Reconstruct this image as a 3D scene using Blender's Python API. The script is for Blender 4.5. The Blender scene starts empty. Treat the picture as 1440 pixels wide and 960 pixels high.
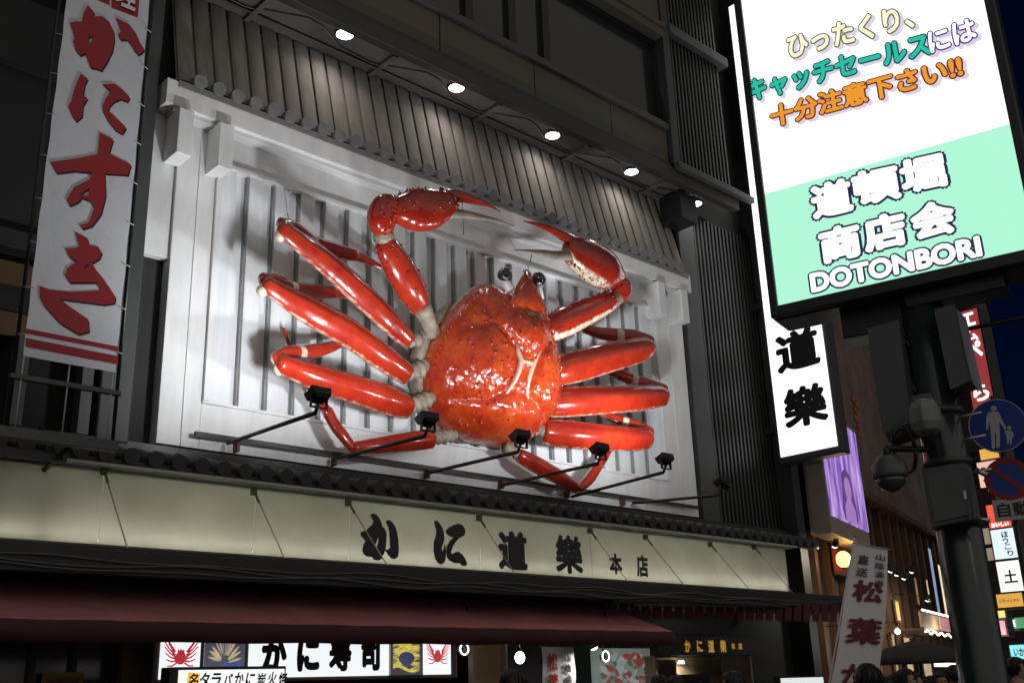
import bpy, bmesh, math, random
from mathutils import Vector, Matrix, noise
from mathutils.geometry import tessellate_polygon
random.seed(7)
SC = bpy.context.scene
COL = SC.collection
R = math.radians

# ------------------------------------------------------------------ camera
CAMZ = 1.55
FOC = 1469.65
RX = Vector((0.73008544, 0.19437444, 0.65512887))     # world axes seen from the lens (right, down, forward)
RY = Vector((-0.68257897, 0.25313201, 0.68557286))
RZ = Vector((-0.03257625, -0.94770394, 0.31748389))
cam = bpy.data.cameras.new('camera')
cam.sensor_width = 36.0
cam.lens = FOC / 1440.0 * 36.0
cam.clip_start = 0.05
cam.clip_end = 600
camo = bpy.data.objects.new('camera', cam)
COL.objects.link(camo)
right = Vector((RX[0], RY[0], RZ[0])); down = Vector((RX[1], RY[1], RZ[1])); fwd = Vector((RX[2], RY[2], RZ[2]))
m = Matrix((right, -down, -fwd)).transposed().to_4x4()
m.translation = Vector((0, 0, CAMZ))
camo.matrix_world = m
SC.camera = camo

GLOW = 0.31      # city glow behind the viewer
FLOOD = 54.0     # one floodlight, watts
DOWN = 6.0      # one soffit downlight, watts
SIGNP = 0.76      # scale of the tubes in the long sign

# ------------------------------------------------------------------ sky, moonless dusk
W = bpy.data.worlds.new('World'); SC.world = W; W.use_nodes = True
nt = W.node_tree
bg = nt.nodes['Background']
sky = nt.nodes.new('ShaderNodeTexSky')
sky.sky_type = 'NISHITA'; sky.sun_disc = False
sky.sun_elevation = R(6.0); sky.sun_rotation = R(220); sky.ozone_density = 10; sky.dust_density = 0.2
bg.inputs[1].default_value = 0.0042
nt.links.new(sky.outputs[0], bg.inputs[0])
# glow of the lit shopping street over the half of the sky behind the viewer
wtc = nt.nodes.new('ShaderNodeTexCoord')
wdp = nt.nodes.new('ShaderNodeVectorMath'); wdp.operation = 'DOT_PRODUCT'
wdp.inputs[1].default_value = Vector((-0.30, -0.93, 0.10)).normalized()
nt.links.new(wtc.outputs['Generated'], wdp.inputs[0])
wmr = nt.nodes.new('ShaderNodeMapRange'); wmr.interpolation_type = 'SMOOTHSTEP'
wmr.inputs['From Min'].default_value = -0.15; wmr.inputs['From Max'].default_value = 0.75
wmr.inputs['To Min'].default_value = 0.0; wmr.inputs['To Max'].default_value = GLOW
nt.links.new(wdp.outputs['Value'], wmr.inputs[0])
bg2 = nt.nodes.new('ShaderNodeBackground'); bg2.inputs[0].default_value = (1.0, 0.93, 0.84, 1)
nt.links.new(wmr.outputs[0], bg2.inputs[1])
wad = nt.nodes.new('ShaderNodeAddShader')
nt.links.new(bg.outputs[0], wad.inputs[0]); nt.links.new(bg2.outputs[0], wad.inputs[1])
nt.links.new(wad.outputs[0], nt.nodes['World Output'].inputs[0])
sl = bpy.data.lights.new('last_daylight', 'SUN'); sl.energy = 0.02; sl.angle = R(10); sl.color = (0.75, 0.82, 1.0)
so = bpy.data.objects.new('last_daylight', sl); COL.objects.link(so)
so.rotation_euler = (R(62), 0, R(-20))
SC.view_settings.view_transform = 'Standard'
SC.view_settings.look = 'None'
SC.view_settings.exposure = 0.0
SC.view_settings.gamma = 1.0
SC.cycles.max_bounces = 6
SC.cycles.diffuse_bounces = 3
SC.cycles.glossy_bounces = 3
SC.cycles.caustics_reflective = False
SC.cycles.caustics_refractive = False
SC.cycles.sample_clamp_indirect = 4.0
SC.cycles.use_denoising = True

# ------------------------------------------------------------------ helpers
def ray(px, py):
    d = right * (px - 720) + down * (py - 480) + fwd * FOC
    return d
C0 = Vector((0, 0, CAMZ))
def PY(px, py, y):
    d = ray(px, py); return C0 + d * (y / d.y)
def PX(px, py, x):
    d = ray(px, py); return C0 + d * (x / d.x)
def PP(px, py, p, n):
    d = ray(px, py); return C0 + d * ((p - C0).dot(n) / d.dot(n))
def depth(p):
    return (p - C0).dot(fwd)

MATS = {}
def mat(name, col, rough=0.5, metal=0.0, spec=0.5, var=0.0, vscale=3.0, bump=0.0, bscale=40.0, coat=0.0, col2=None, stretch=None, dirt=None):
    if name in MATS: return MATS[name]
    M = bpy.data.materials.new(name); M.use_nodes = True
    t = M.node_tree; b = t.nodes['Principled BSDF']
    b.inputs['Base Color'].default_value = (*col, 1)
    b.inputs['Roughness'].default_value = rough
    b.inputs['Metallic'].default_value = metal
    b.inputs['Specular IOR Level'].default_value = spec
    if coat:
        b.inputs['Coat Weight'].default_value = coat; b.inputs['Coat Roughness'].default_value = 0.06
    tc = None
    def coords():
        tcn = t.nodes.new('ShaderNodeTexCoord')
        if stretch:
            mp = t.nodes.new('ShaderNodeMapping'); mp.inputs['Scale'].default_value = stretch
            t.links.new(tcn.outputs['Object'], mp.inputs[0]); return mp.outputs[0]
        return tcn.outputs['Object']
    if var or col2:
        tc = coords()
        n = t.nodes.new('ShaderNodeTexNoise'); n.inputs['Scale'].default_value = vscale; n.inputs['Detail'].default_value = 6; n.inputs['Roughness'].default_value = 0.65
        t.links.new(tc, n.inputs['Vector'])
        r = t.nodes.new('ShaderNodeValToRGB')
        r.color_ramp.elements[0].position = 0.32; r.color_ramp.elements[1].position = 0.68
        a = col2 if col2 else tuple(c * (1 - var) for c in col)
        r.color_ramp.elements[0].color = (*a, 1)
        r.color_ramp.elements[1].color = (*col, 1)
        t.links.new(n.outputs[0], r.inputs[0]); t.links.new(r.outputs[0], b.inputs['Base Color'])
        mr = t.nodes.new('ShaderNodeMapRange'); mr.inputs['To Min'].default_value = max(0.02, rough - 0.08); mr.inputs['To Max'].default_value = min(1, rough + 0.1)
        t.links.new(n.outputs[0], mr.inputs[0]); t.links.new(mr.outputs[0], b.inputs['Roughness'])
    if bump:
        tc = tc or coords()
        n2 = t.nodes.new('ShaderNodeTexNoise'); n2.inputs['Scale'].default_value = bscale; n2.inputs['Detail'].default_value = 4
        t.links.new(tc, n2.inputs['Vector'])
        bp = t.nodes.new('ShaderNodeBump'); bp.inputs['Strength'].default_value = bump; bp.inputs['Distance'].default_value = 0.02
        t.links.new(n2.outputs[0], bp.inputs['Height']); t.links.new(bp.outputs[0], b.inputs['Normal'])
    MATS[name] = M
    return M

def glow(name, col, strength, base=(0.8, 0.8, 0.8), var=0.0, vscale=2.0):
    if name in MATS: return MATS[name]
    M = bpy.data.materials.new(name); M.use_nodes = True
    t = M.node_tree; b = t.nodes['Principled BSDF']
    b.inputs['Base Color'].default_value = (*base, 1)
    b.inputs['Roughness'].default_value = 0.3
    b.inputs['Emission Color'].default_value = (*col, 1)
    b.inputs['Emission Strength'].default_value = strength
    if var:
        tcn = t.nodes.new('ShaderNodeTexCoord')
        n = t.nodes.new('ShaderNodeTexNoise'); n.inputs['Scale'].default_value = vscale; n.inputs['Detail'].default_value = 3
        t.links.new(tcn.outputs['Object'], n.inputs['Vector'])
        mr = t.nodes.new('ShaderNodeMapRange'); mr.inputs['To Min'].default_value = strength * (1 - var); mr.inputs['To Max'].default_value = strength * (1 + var)
        t.links.new(n.outputs[0], mr.inputs[0]); t.links.new(mr.outputs[0], b.inputs['Emission Strength'])
    MATS[name] = M
    return M

class MB:
    def __init__(self):
        self.v = []; self.f = []; self.a = []; self.sm = []
    def _add(self, vs, fs, smooth=False, a=None):
        n = len(self.v)
        self.v += [Vector(x) for x in vs]
        self.a += (a if a is not None else [0.0] * len(vs))
        self.f += [tuple(i + n for i in f) for f in fs]
        self.sm += [smooth] * len(fs)
        return self
    def box(self, x0, x1, y0, y1, z0, z1):
        vs = [(x, y, z) for z in (z0, z1) for y in (y0, y1) for x in (x0, x1)]
        return self._add(vs, [(0, 2, 3, 1), (4, 5, 7, 6), (0, 1, 5, 4), (2, 6, 7, 3), (0, 4, 6, 2), (1, 3, 7, 5)])
    def obox(self, o, u, v, w):
        """box from corner o along the vectors u, v, w"""
        o, u, v, w = Vector(o), Vector(u), Vector(v), Vector(w)
        vs = [o + u * i + v * j + w * k for k in (0, 1) for j in (0, 1) for i in (0, 1)]
        return self._add(vs, [(0, 2, 3, 1), (4, 5, 7, 6), (0, 1, 5, 4), (2, 6, 7, 3), (0, 4, 6, 2), (1, 3, 7, 5)])
    def cbox(self, c, u, v, w):
        c, u, v, w = Vector(c), Vector(u), Vector(v), Vector(w)
        return self.obox(c - u / 2 - v / 2 - w / 2, u, v, w)
    def slab(self, pts, off):
        """a plate: the polygon pts pushed along off"""
        pts = [Vector(p) for p in pts]; off = Vector(off); n = len(pts)
        tr = tessellate_polygon([pts])
        fs = [tuple(t) for t in tr] + [tuple(i + n for i in reversed(t)) for t in tr]
        fs += [(i, (i + 1) % n, (i + 1) % n + n, i + n) for i in range(n)]
        return self._add(pts + [p + off for p in pts], fs)
    def holed(self, loops, off):
        loops = [[Vector(p) for p in l] for l in loops]; off = Vector(off)
        flat = [p for l in loops for p in l]; n = len(flat)
        tr = tessellate_polygon(loops)
        fs = [tuple(t) for t in tr] + [tuple(i + n for i in reversed(t)) for t in tr]
        k = 0
        for l in loops:
            m_ = len(l)
            fs += [(k + i, k + (i + 1) % m_, k + (i + 1) % m_ + n, k + i + n) for i in range(m_)]
            k += m_
        return self._add(flat + [p + off for p in flat], fs)
    def loft(self, pts, ra, rb=None, ref=(0, -1, 0), n=16, cap=True, afun=None, smooth=True, twist=0.0, keel=0.0):
        pts = [Vector(p) for p in pts]; ref = Vector(ref); k = len(pts)
        if not hasattr(ra, '__len__'): ra = [ra] * k
        rb = rb if rb is not None else ra
        if not hasattr(rb, '__len__'): rb = [rb] * k
        vs = []; at = []
        for i, p in enumerate(pts):
            tg = (pts[min(i + 1, k - 1)] - pts[max(i - 1, 0)]).normalized()
            a = ref - tg * ref.dot(tg)
            if a.length < 1e-4: a = Vector((0, 0, 1)) - tg * tg.z
            a.normalize(); b = tg.cross(a)
            for j in range(n):
                th = 2 * math.pi * j / n + twist
                kf = 1 + keel * (abs(math.cos(2 * th)) ** 3 - .4) if keel else 1.0
                vs.append(p + a * (ra[i] * kf * math.cos(th)) + b * (rb[i] * kf * math.sin(th)))
                at.append(afun(i / (k - 1), math.cos(th), math.sin(th)) if afun else 0.0)
        fs = [(i * n + j, i * n + (j + 1) % n, (i + 1) * n + (j + 1) % n, (i + 1) * n + j) for i in range(k - 1) for j in range(n)]
        if cap:
            fs += [tuple(reversed(range(n))), tuple(range((k - 1) * n, k * n))]
        return self._add(vs, fs, smooth, at)
    def tube(self, p0, p1, r, n=10, r1=None):
        return self.loft([p0, p1], [r, r if r1 is None else r1], n=n, ref=(0.31, 0.52, 0.8))
    def ball(self, c, r, nu=16, nv=10, sc=(1, 1, 1), a=0.0):
        c = Vector(c); vs = []
        for i in range(nv + 1):
            ph = math.pi * i / nv
            for j in range(nu):
                th = 2 * math.pi * j / nu
                vs.append(c + Vector((r * sc[0] * math.sin(ph) * math.cos(th), r * sc[1] * math.sin(ph) * math.sin(th), r * sc[2] * math.cos(ph))))
        fs = [(i * nu + j, (i + 1) * nu + j, (i + 1) * nu + (j + 1) % nu, i * nu + (j + 1) % nu) for i in range(nv) for j in range(nu)]
        return self._add(vs, fs, True, [a] * len(vs))
    def disc(self, c, nrm, r, th=0.01, n=28):
        c = Vector(c); nrm = Vector(nrm).normalized()
        return self.loft([c, c + nrm * th], [r, r], n=n, ref=(0.31, 0.52, 0.8), smooth=False)
    def text(self, body, c, u, v, w, h, offset=0.02, lift=0.0, th=0.004, slant=0.0, fit=None, res=3):
        """one line of lettering centred at c; u, v are the writing's unit right and up"""
        c = Vector(c); u = Vector(u).normalized(); v = Vector(v).normalized(); nrm = u.cross(v)
        cu = bpy.data.curves.new('t', 'FONT'); cu.body = body; cu.resolution_u = res
        ob = bpy.data.objects.new('t', cu); COL.objects.link(ob)
        bpy.context.view_layer.update()
        dg = bpy.context.evaluated_depsgraph_get()
        me = bpy.data.meshes.new_from_object(ob.evaluated_get(dg))
        xs = [q.co.x for q in me.vertices]; ys = [q.co.y for q in me.vertices]
        x0, x1, y0, y1 = min(xs), max(xs), min(ys), max(ys)
        fo = offset if fit is None else fit
        sx = w / (x1 - x0 + 2 * fo); sy = h / (y1 - y0 + 2 * fo) if h else sx
        fs = [tuple(p.vertices) for p in me.polygons]
        # a heavier stroke: the same glyphs a little to every side, each a hair further out so that no two faces share a plane
        sh = [(0, 0)]
        if offset > .045: sh += [(math.cos(k * math.pi / 3) * offset * .5, math.sin(k * math.pi / 3) * offset * .5) for k in range(6)]
        if offset: sh += [(math.cos(k * math.pi / 5) * offset, math.sin(k * math.pi / 5) * offset) for k in range(10)]
        for k, (ox, oy) in enumerate(sh):
            vs = []
            for q in me.vertices:
                a = (q.co.x + ox - (x0 + x1) / 2) * sx; b = (q.co.y + oy - (y0 + y1) / 2) * sy
                vs.append(c + u * (a + slant * b) + v * b + nrm * (lift + th + .00012 * k))
            self._add(vs, fs)
        bpy.data.objects.remove(ob); bpy.data.curves.remove(cu); bpy.data.meshes.remove(me)
        return self
    def vtext(self, chars, tops, u, v, w, h, gap, **k):
        """a column of characters from the point tops downwards"""
        v = Vector(v).normalized()
        for i, ch in enumerate(chars):
            self.text(ch, Vector(tops) - v * (h / 2 + i * (h + gap)), u, v, w, h, **k)
        return self
    def build(self, name, material, parent=None, bevel=0.0, origin=None):
        me = bpy.data.meshes.new(name)
        off = Vector(origin) if origin is not None else Vector((0, 0, 0))
        me.from_pydata([p - off for p in self.v], [], self.f)
        at = me.attributes.new('cream', 'FLOAT', 'POINT'); at.data.foreach_set('value', self.a)
        me.polygons.foreach_set('use_smooth', self.sm)
        me.materials.append(material)
        me.validate(); me.update()
        ob = bpy.data.objects.new(name, me); COL.objects.link(ob)
        ob.location = off
        if parent is not None:
            ob.parent = parent
            b = parent
            t_ = Vector((0, 0, 0))
            while b is not None: t_ = t_ + b.location; b = b.parent
            ob.location = off - t_
        if bevel:
            bv = ob.modifiers.new('bevel', 'BEVEL'); bv.width = bevel; bv.segments = 2; bv.limit_method = 'ANGLE'
        return ob

def tag(o, label=None, cat=None, group=None, kind=None):
    if label: o['label'] = label
    if cat: o['category'] = cat
    if group: o['group'] = group
    if kind: o['kind'] = kind
    return o
def thing(name, label, cat, loc, group=None):
    e = bpy.data.objects.new(name, None); COL.objects.link(e)
    e.location = loc; e.empty_display_size = 0.2
    return tag(e, label, cat, group)
def copy_tree(o, parent=None):
    c = o.copy(); COL.objects.link(c)
    if parent is not None: c.parent = parent
    for ch in list(o.children): copy_tree(ch, c)
    return c
def area(name, loc, aim, sx, sy, power, col=(1, 1, 1), parent=None, spread=180):
    l = bpy.data.lights.new(name, 'AREA'); l.shape = 'RECTANGLE'; l.size = sx; l.size_y = sy; l.energy = power; l.color = col; l.spread = R(spread)
    o = bpy.data.objects.new(name, l); COL.objects.link(o)
    d = (Vector(aim) - Vector(loc)).normalized()
    o.rotation_euler = d.to_track_quat('-Z', 'Y').to_euler()
    o.location = loc
    if parent is not None:
        o.parent = parent; o.location = Vector(loc) - parent.location
    return o
def point(name, loc, power, col=(1, 1, 1), r=0.05, parent=None):
    l = bpy.data.lights.new(name, 'POINT'); l.energy = power; l.color = col; l.shadow_soft_size = r
    o = bpy.data.objects.new(name, l); COL.objects.link(o); o.location = loc
    if parent is not None:
        o.parent = parent; o.location = Vector(loc) - parent.location
    return o
XV, YV, ZV = Vector((1, 0, 0)), Vector((0, 1, 0)), Vector((0, 0, 1))

# ------------------------------------------------------------------ paints
WHITE = mat('white board paint', (0.80, 0.795, 0.79), 0.38, var=0.16, vscale=1.5, stretch=(2.2, 2.2, .5), bump=0.05, bscale=14)
SLAT = mat('white slat paint', (0.78, 0.80, 0.83), 0.30, var=0.17, vscale=1.6, stretch=(3, 3, 0.35), bump=0.04, bscale=10)
TILEG = mat('grey roof tile', (0.26, 0.232, 0.20), 0.85, var=0.3, vscale=2.2, stretch=(2.5, 2.5, 0.5), bump=0.1, bscale=30)
DTILE = mat('dark roof tile', (0.075, 0.075, 0.072), 0.6, var=0.3, vscale=4, bump=0.1, bscale=30)
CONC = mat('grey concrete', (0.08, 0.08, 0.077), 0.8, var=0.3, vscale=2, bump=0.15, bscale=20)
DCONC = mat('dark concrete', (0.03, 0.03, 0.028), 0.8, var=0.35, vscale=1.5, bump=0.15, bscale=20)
BEIGE = mat('beige wall panel', (0.088, 0.072, 0.048), 0.55, var=0.18, vscale=1.5, bump=0.05)
OCHRE = mat('ochre steel', (0.075, 0.045, 0.008), 0.6, var=0.3, vscale=2)
STEEL = mat('grey painted steel', (0.09, 0.092, 0.09), 0.4, metal=0.3, var=0.25, vscale=5)
DSTEEL = mat('dark steel', (0.035, 0.036, 0.038), 0.35, metal=0.4, var=0.3, vscale=6)
BLACK = mat('black paint', (0.012, 0.012, 0.013), 0.4, var=0.2, vscale=5)
GLASS = mat('dark window glass', (0.022, 0.027, 0.026), 0.12, spec=0.7, var=0.3, vscale=0.7)
INK = mat('black ink', (0.010, 0.010, 0.012), 0.35)
REDINK = mat('red ink', (0.33, 0.012, 0.02), 0.5, var=0.12, vscale=3)
LINEN = mat('banner cloth', (0.70, 0.72, 0.77), 0.75, var=0.12, vscale=1.4, bump=0.6, bscale=3.5)
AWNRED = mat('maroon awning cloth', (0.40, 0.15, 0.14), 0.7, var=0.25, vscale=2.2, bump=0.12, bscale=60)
GOLD = mat('gilt lettering', (0.75, 0.42, 0.06), 0.3, metal=0.8)
ALU = mat('bare aluminium', (0.5, 0.5, 0.5), 0.3, metal=0.9)
# ------------------------------------------------------------------ ground
g = MB(); g.box(-60, 160, -40, 12.0, -0.2, 0.0); o = g.build('street', mat('street paving', (0.07, 0.068, 0.066), 0.6, var=0.3, vscale=1.2, bump=0.2, bscale=25)); tag(o, kind='structure')
g = MB(); g.box(-60, 160, 12.0, 80, -0.2, 0.02); o = g.build('ground', mat('shop forecourt paving', (0.09, 0.085, 0.08), 0.6, var=0.3, vscale=2)); tag(o, kind='structure')

# ------------------------------------------------------------------ the restaurant building
B = thing('restaurant_building', 'dark restaurant building with louvred panels, grey tiled roofs and windows over a lit soffit', 'building', (12, 13, 0))
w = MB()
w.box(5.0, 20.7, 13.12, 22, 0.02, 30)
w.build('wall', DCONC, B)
# soffit and upper storeys
s = MB(); s.box(3.0, 18.95, 12.30, 13.12, 11.93, 12.0)
for x in [4.4 + 2.42 * i for i in range(6)]:
    s.box(x, x + 0.09, 12.34, 13.1, 11.86, 11.93)
s.build('soffit', mat('soffit board', (0.10, 0.088, 0.072), 0.6, var=0.2, vscale=1.5, stretch=(0.4, 4, 1)), B)
s = MB(); s.box(3.0, 18.95, 12.12, 12.30, 11.85, 12.14); s.box(3.0, 18.95, 12.16, 12.30, 12.14, 12.26)
s.build('fascia_beam', mat('bronze fascia', (0.05, 0.045, 0.038), 0.45, metal=0.3, var=0.2), B, bevel=0.01)
s = MB()
xs = [3.0, 5.35, 7.75, 10.15, 12.5, 14.7, 16.55]
for i in range(len(xs) - 1):
    s.box(xs[i] + 0.012, xs[i + 1] - 0.012, 12.2, 12.5, 12.26, 13.05)
s.build('spandrel_panels', BEIGE, B, bevel=0.008)
s = MB(); s.box(3.0, 16.55, 12.12, 12.5, 13.05, 13.2); s.build('window_sill', mat('sill metal', (0.065, 0.06, 0.05), 0.4, var=0.2), B, bevel=0.01)
wx = [3.0, 6.2, 9.5, 10.95, 12.05, 13.0, 16.55]
for i in range(len(wx) - 1):
    a, b = wx[i], wx[i + 1]
    f = MB(); t = 0.09 if i != 4 else 0.1
    f.box(a, a + t, 12.3, 12.45, 13.2, 15.4); f.box(b - t, b, 12.3, 12.45, 13.2, 15.4)
    f.box(a + t, b - t, 12.3, 12.45, 13.2, 13.26); f.box(a + t, b - t, 12.3, 12.45, 15.34, 15.4)
    fo = f.build('window', DSTEEL, B)
    p = MB(); p.box(a + t, b - t, 12.39, 12.41, 13.26, 15.34); p.build('pane', GLASS, fo)
    p = MB(); p.box(a + t, b - t, 12.70, 12.72, 13.26, 15.34); p.build('blind', mat('drawn blind', (0.085, 0.09, 0.075), 0.8, var=0.2), fo)
s = MB(); s.box(3.0, 16.55, 12.05, 12.5, 15.4, 15.62); s.box(3.0, 16.55, 12.0, 12.5, 15.62, 15.72); s.box(3.0, 16.55, 12.12, 12.5, 15.72, 17.0)
s.build('upper_band', BEIGE, B, bevel=0.01)
s = MB(); s.box(16.56, 16.80, 12.08, 13.0, 12.26, 30); s.box(3.0, 16.56, 12.3, 13.1, 17.0, 30); s.build('corner_post', mat('grey post', (0.042, 0.045, 0.045), 0.45, metal=0.2, var=0.2), B, bevel=0.01)
# louvres
def louvre(x0, x1, z0, z1, y, n):
    l = MB(); l.box(x0, x1, y + 0.10, y + 0.16, z0, z1)
    l.build('louvre_backing', BLACK, B)
    l = MB(); p = (x1 - x0) / n
    for i in range(n):
        l.box(x0 + p * i, x0 + p * i + p * 0.42, y - 0.02, y + 0.10, z0, z1)
    l.build('louvre', mat('louvre fins', (0.045, 0.05, 0.044), 0.4, metal=0.35, var=0.25, vscale=2), B)
louvre(16.83, 18.85, 12.30, 15.62, 12.2, 15)
louvre(16.83, 18.85, 15.85, 21, 12.2, 15)
for q in ((16.8, 19.0, 12.02, 12.45, 15.62, 15.85), (16.6, 19.4, 11.98, 12.12, 12.12, 12.26)):
    s = MB(); s.box(*q); s.build('cornice_rail', STEEL, B, bevel=0.01)
louvre(18.15, 20.6, 4.75, 11.85, 13.0, 17)
s = MB(); s.box(17.55, 18.12, 12.86, 13.12, 4.7, 11.85); s.build('pier', mat('grey pier', (0.055, 0.058, 0.058), 0.5, var=0.2, vscale=2), B, bevel=0.015)
s = MB(); s.box(20.6, 20.9, 12.6, 13.4, 0.02, 30); s.build('end_pier', mat('black pier', (0.02, 0.02, 0.02), 0.6), B)
s = MB(); s.box(17.05, 17.62, 12.35, 12.95, 11.2, 11.84); s.build('roof_end_cap', BLACK, B, bevel=0.02)
s = MB(); s.box(4.98, 5.40, 12.78, 13.12, 4.7, 30); s.build('pier', mat('grey pier'  , (0.1, 0.1, 0.1), 0.5), B, bevel=0.02)
# steep tiled roof above the board
rt = MB(); re = MB()
X0, X1, NP = 5.62, 17.42, 39
pz = (X1 - X0) / NP
yb, yt, zb, zt = 12.62, 13.06, 10.09, 11.93
rt._add([(X0, yb + .1, zb), (X1, yb + .1, zb), (X1, yt + .1, zt), (X0, yt + .1, zt)], [(0, 1, 2, 3)])
for i in range(NP):
    xa = X0 + pz * (i + 0.07); xb = X0 + pz * (i + 0.93)
    xm = (xa + xb) / 2
    n = 8
    prof = []
    for k in range(n + 1):
        a = k / n
        prof.append((xa + (xb - xa) * a, -0.03 * math.sin(math.pi * a) ** 0.5))
    vs = [(x, yb + dy + 0.06, zb) for x, dy in prof] + [(x, yt + dy + 0.06, zt) for x, dy in prof]
    fs = [(k, k + 1, n + 2 + k, n + 1 + k) for k in range(n)]
    rt._add(vs, fs, True)
    xg = X0 + pz * i
    rt.box(xg - pz * .05, xg + pz * .05, yb + .07, yb + .09, zb, zb + .02)
    # round end tile at every joint
    if i > 0:
        re.loft([(xg, yb - .07, zb + .01), (xg, yb + .18, zb + .045)], [0.105, 0.105], n=18, ref=(0, 0, 1), smooth=False)
rf = rt.build('steep_roof', TILEG, B)
re.build('tile_ends', mat('round tile ends', (0.20, 0.20, 0.195), 0.6, var=0.3, vscale=6, bump=0.1), rf)
s = MB(); s.box(X0, X1, yb - .02, yb + .16, zb - .16, zb - .06)
s.build('roof_edge', mat('roof edge board', (0.2, 0.19, 0.18), 0.6), rf)
# lower tiled eave
lt = MB(); le = MB()
zf = 4.40
lt.slab([(-2, 12.25, 4.34), (20.6, 12.25, 4.34), (20.6, 13.1, 4.60), (-2, 13.1, 4.60)], (0, 0.03, -0.05))
n = 74; pz = 22.6 / n
for i in range(n):
    x = -2 + pz * (i + .5)
    lt.loft([(x, 12.16, zf - .01), (x, 13.05, zf + .25)], [0.085, 0.085], n=10, ref=(0, 0, 1))
    le.loft([(x, 12.10, zf - .015), (x, 12.17, zf - .005)], [0.10, 0.10], n=16, ref=(0, 0, 1), smooth=False)
    lt.box(x + pz * .2, x + pz * .8, 12.2, 12.24, zf - .12, zf - .05)
lf = lt.build('eave_roof', DTILE, B)
le.build('tile_ends', mat('dark round tile ends', (0.06, 0.06, 0.058), 0.65, var=0.3, vscale=6), lf)
s = MB(); s.box(-2, 20.6, 12.80, 12.885, 4.60, 4.74); s.build('flashing', BLACK, lf)
s = MB(); s.box(-2, 20.6, 12.22, 12.30, 4.275, 4.34); s.build('eave_infill', mat('pale eave infill', (.42, .43, .38), .6, var=.25, vscale=5), lf)

# ------------------------------------------------------------------ neighbour on the left, parking deck behind the banner
N = thing('parking_deck_building', 'unlit concrete building with ochre beams behind the vertical red and white banner', 'building', (2.5, 13, 0))
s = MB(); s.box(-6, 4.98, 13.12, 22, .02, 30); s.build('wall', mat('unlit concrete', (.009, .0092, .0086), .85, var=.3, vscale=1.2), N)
s = MB()
s.box(-6, 5.28, 12.95, 13.10, 9.6, 10.6); s.box(-6, 5.28, 12.9, 13.10, 7.0, 7.25)
s.box(-6, 5.28, 12.95, 13.10, 13.2, 14.6)
s.build('parapet', mat('near black parapet', (0.011, 0.0115, 0.011), 0.7, var=0.3, vscale=1.2), N)  # very dark, slightly mottled base colour
s = MB()
s.box(-6, 5.28, 12.86, 13.0, 5.85, 6.15); s.box(-6, 5.28, 12.86, 13.0, 6.5, 6.8); s.box(1, 4.3, 12.88, 13.02, 12.2, 12.6)
s.build('ochre_beams', OCHRE, N)
for x in (3.2, 3.95, 4.75):
    s = MB(); s.box(x, x + .14, 12.8, 13.02, 4.75, 5.85); s.build('railing_post', STEEL, N)

s = MB()
for k in range(5):
    x = 5.2 + 2.42 * k
    s.loft([(x, 12.42, 11.90), (x + .3, 12.46, 11.885), (x + .8, 12.75, 11.88), (x + 1.5, 12.80, 11.89), (x + 2.42, 12.42, 11.90)], .014, n=6, ref=(0, 0, 1))
s.tube((4.0, 12.86, 11.88), (17.2, 12.86, 11.88), .022, 8)
s.build('soffit_conduit', mat('conduit grey', (.07, .065, .06), .5), B)
# ------------------------------------------------------------------ the white board behind the crab
K = thing('white_display_board', 'large white board with vertical slats, framed, carrying the giant red crab', 'display board', (11.6, 13, 4.75))
b = MB(); b.box(5.82, 17.43, 13.0, 13.11, 4.79, 9.7); b.build('backing', SLAT, K)
XI0, XI1, ZI0, ZI1 = 6.50, 16.42, 5.46, 9.06
b = MB(); NS = 22; pw = (XI1 - XI0) / NS
for i in range(NS):
    b.box(XI0 + pw * i + 0.02, XI0 + pw * i + pw * .58, 12.89, 13.0, ZI0, ZI1)
b.build('slats', SLAT, K, bevel=0.006)
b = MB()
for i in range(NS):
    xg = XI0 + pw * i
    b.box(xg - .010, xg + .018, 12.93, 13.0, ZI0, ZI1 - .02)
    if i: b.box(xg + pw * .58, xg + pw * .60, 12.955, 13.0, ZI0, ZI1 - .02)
b.build('slat_shade_lines', mat('slat shade grey', (.30, .305, .31), .6, var=.25, vscale=4), K)  # grey strips beside the slats, painting in the shade on their sides
b = MB()
b.box(5.82, 6.42, 12.90, 13.0, 4.79, 9.7); b.box(6.42, XI0 , 12.84, 13.0, 5.46, 9.06)
b.box(16.50, 17.43, 12.90, 13.0, 4.79, 9.7); b.box(XI1, 16.50, 12.84, 13.0, 5.46, 9.06)
b.box(6.42, 16.50, 12.90, 13.0, 9.06, 9.7)
b.box(6.42, 16.50, 12.82, 12.90, 9.04, 9.10)
b.box(6.42, 16.50, 12.90, 13.0, 4.79, 5.46)
b.box(6.42, 16.50, 12.86, 12.90, 5.42, 5.46)
for x in (6.15, 16.9): b.box(x, x + .02, 12.885, 12.9, 4.79, 9.7)
b.build('frame', WHITE, K, bevel=0.008)
b = MB(); b.box(5.44, 5.815, 12.96, 13.1, 7.42, 9.62); b.build('side_wing', WHITE, K, bevel=0.008)
b = MB(); b.box(5.45, 17.5, 12.62, 13.0, 9.62, 10.02); b.build('top_beam', WHITE, K, bevel=0.012)
b = MB(); b.box(5.6, 17.4, 12.70, 12.9, 9.56, 9.62); b.build('beam_soffit', mat('beam trim', (0.66, 0.66, 0.66), 0.4), K)
for x0 in (5.62, 6.25, 16.22, 16.98):
    c = MB(); c.box(x0, x0 + .23, 12.52, 12.95, 8.84, 9.56)
    c.build('bracket', WHITE, K, bevel=0.012)

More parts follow.
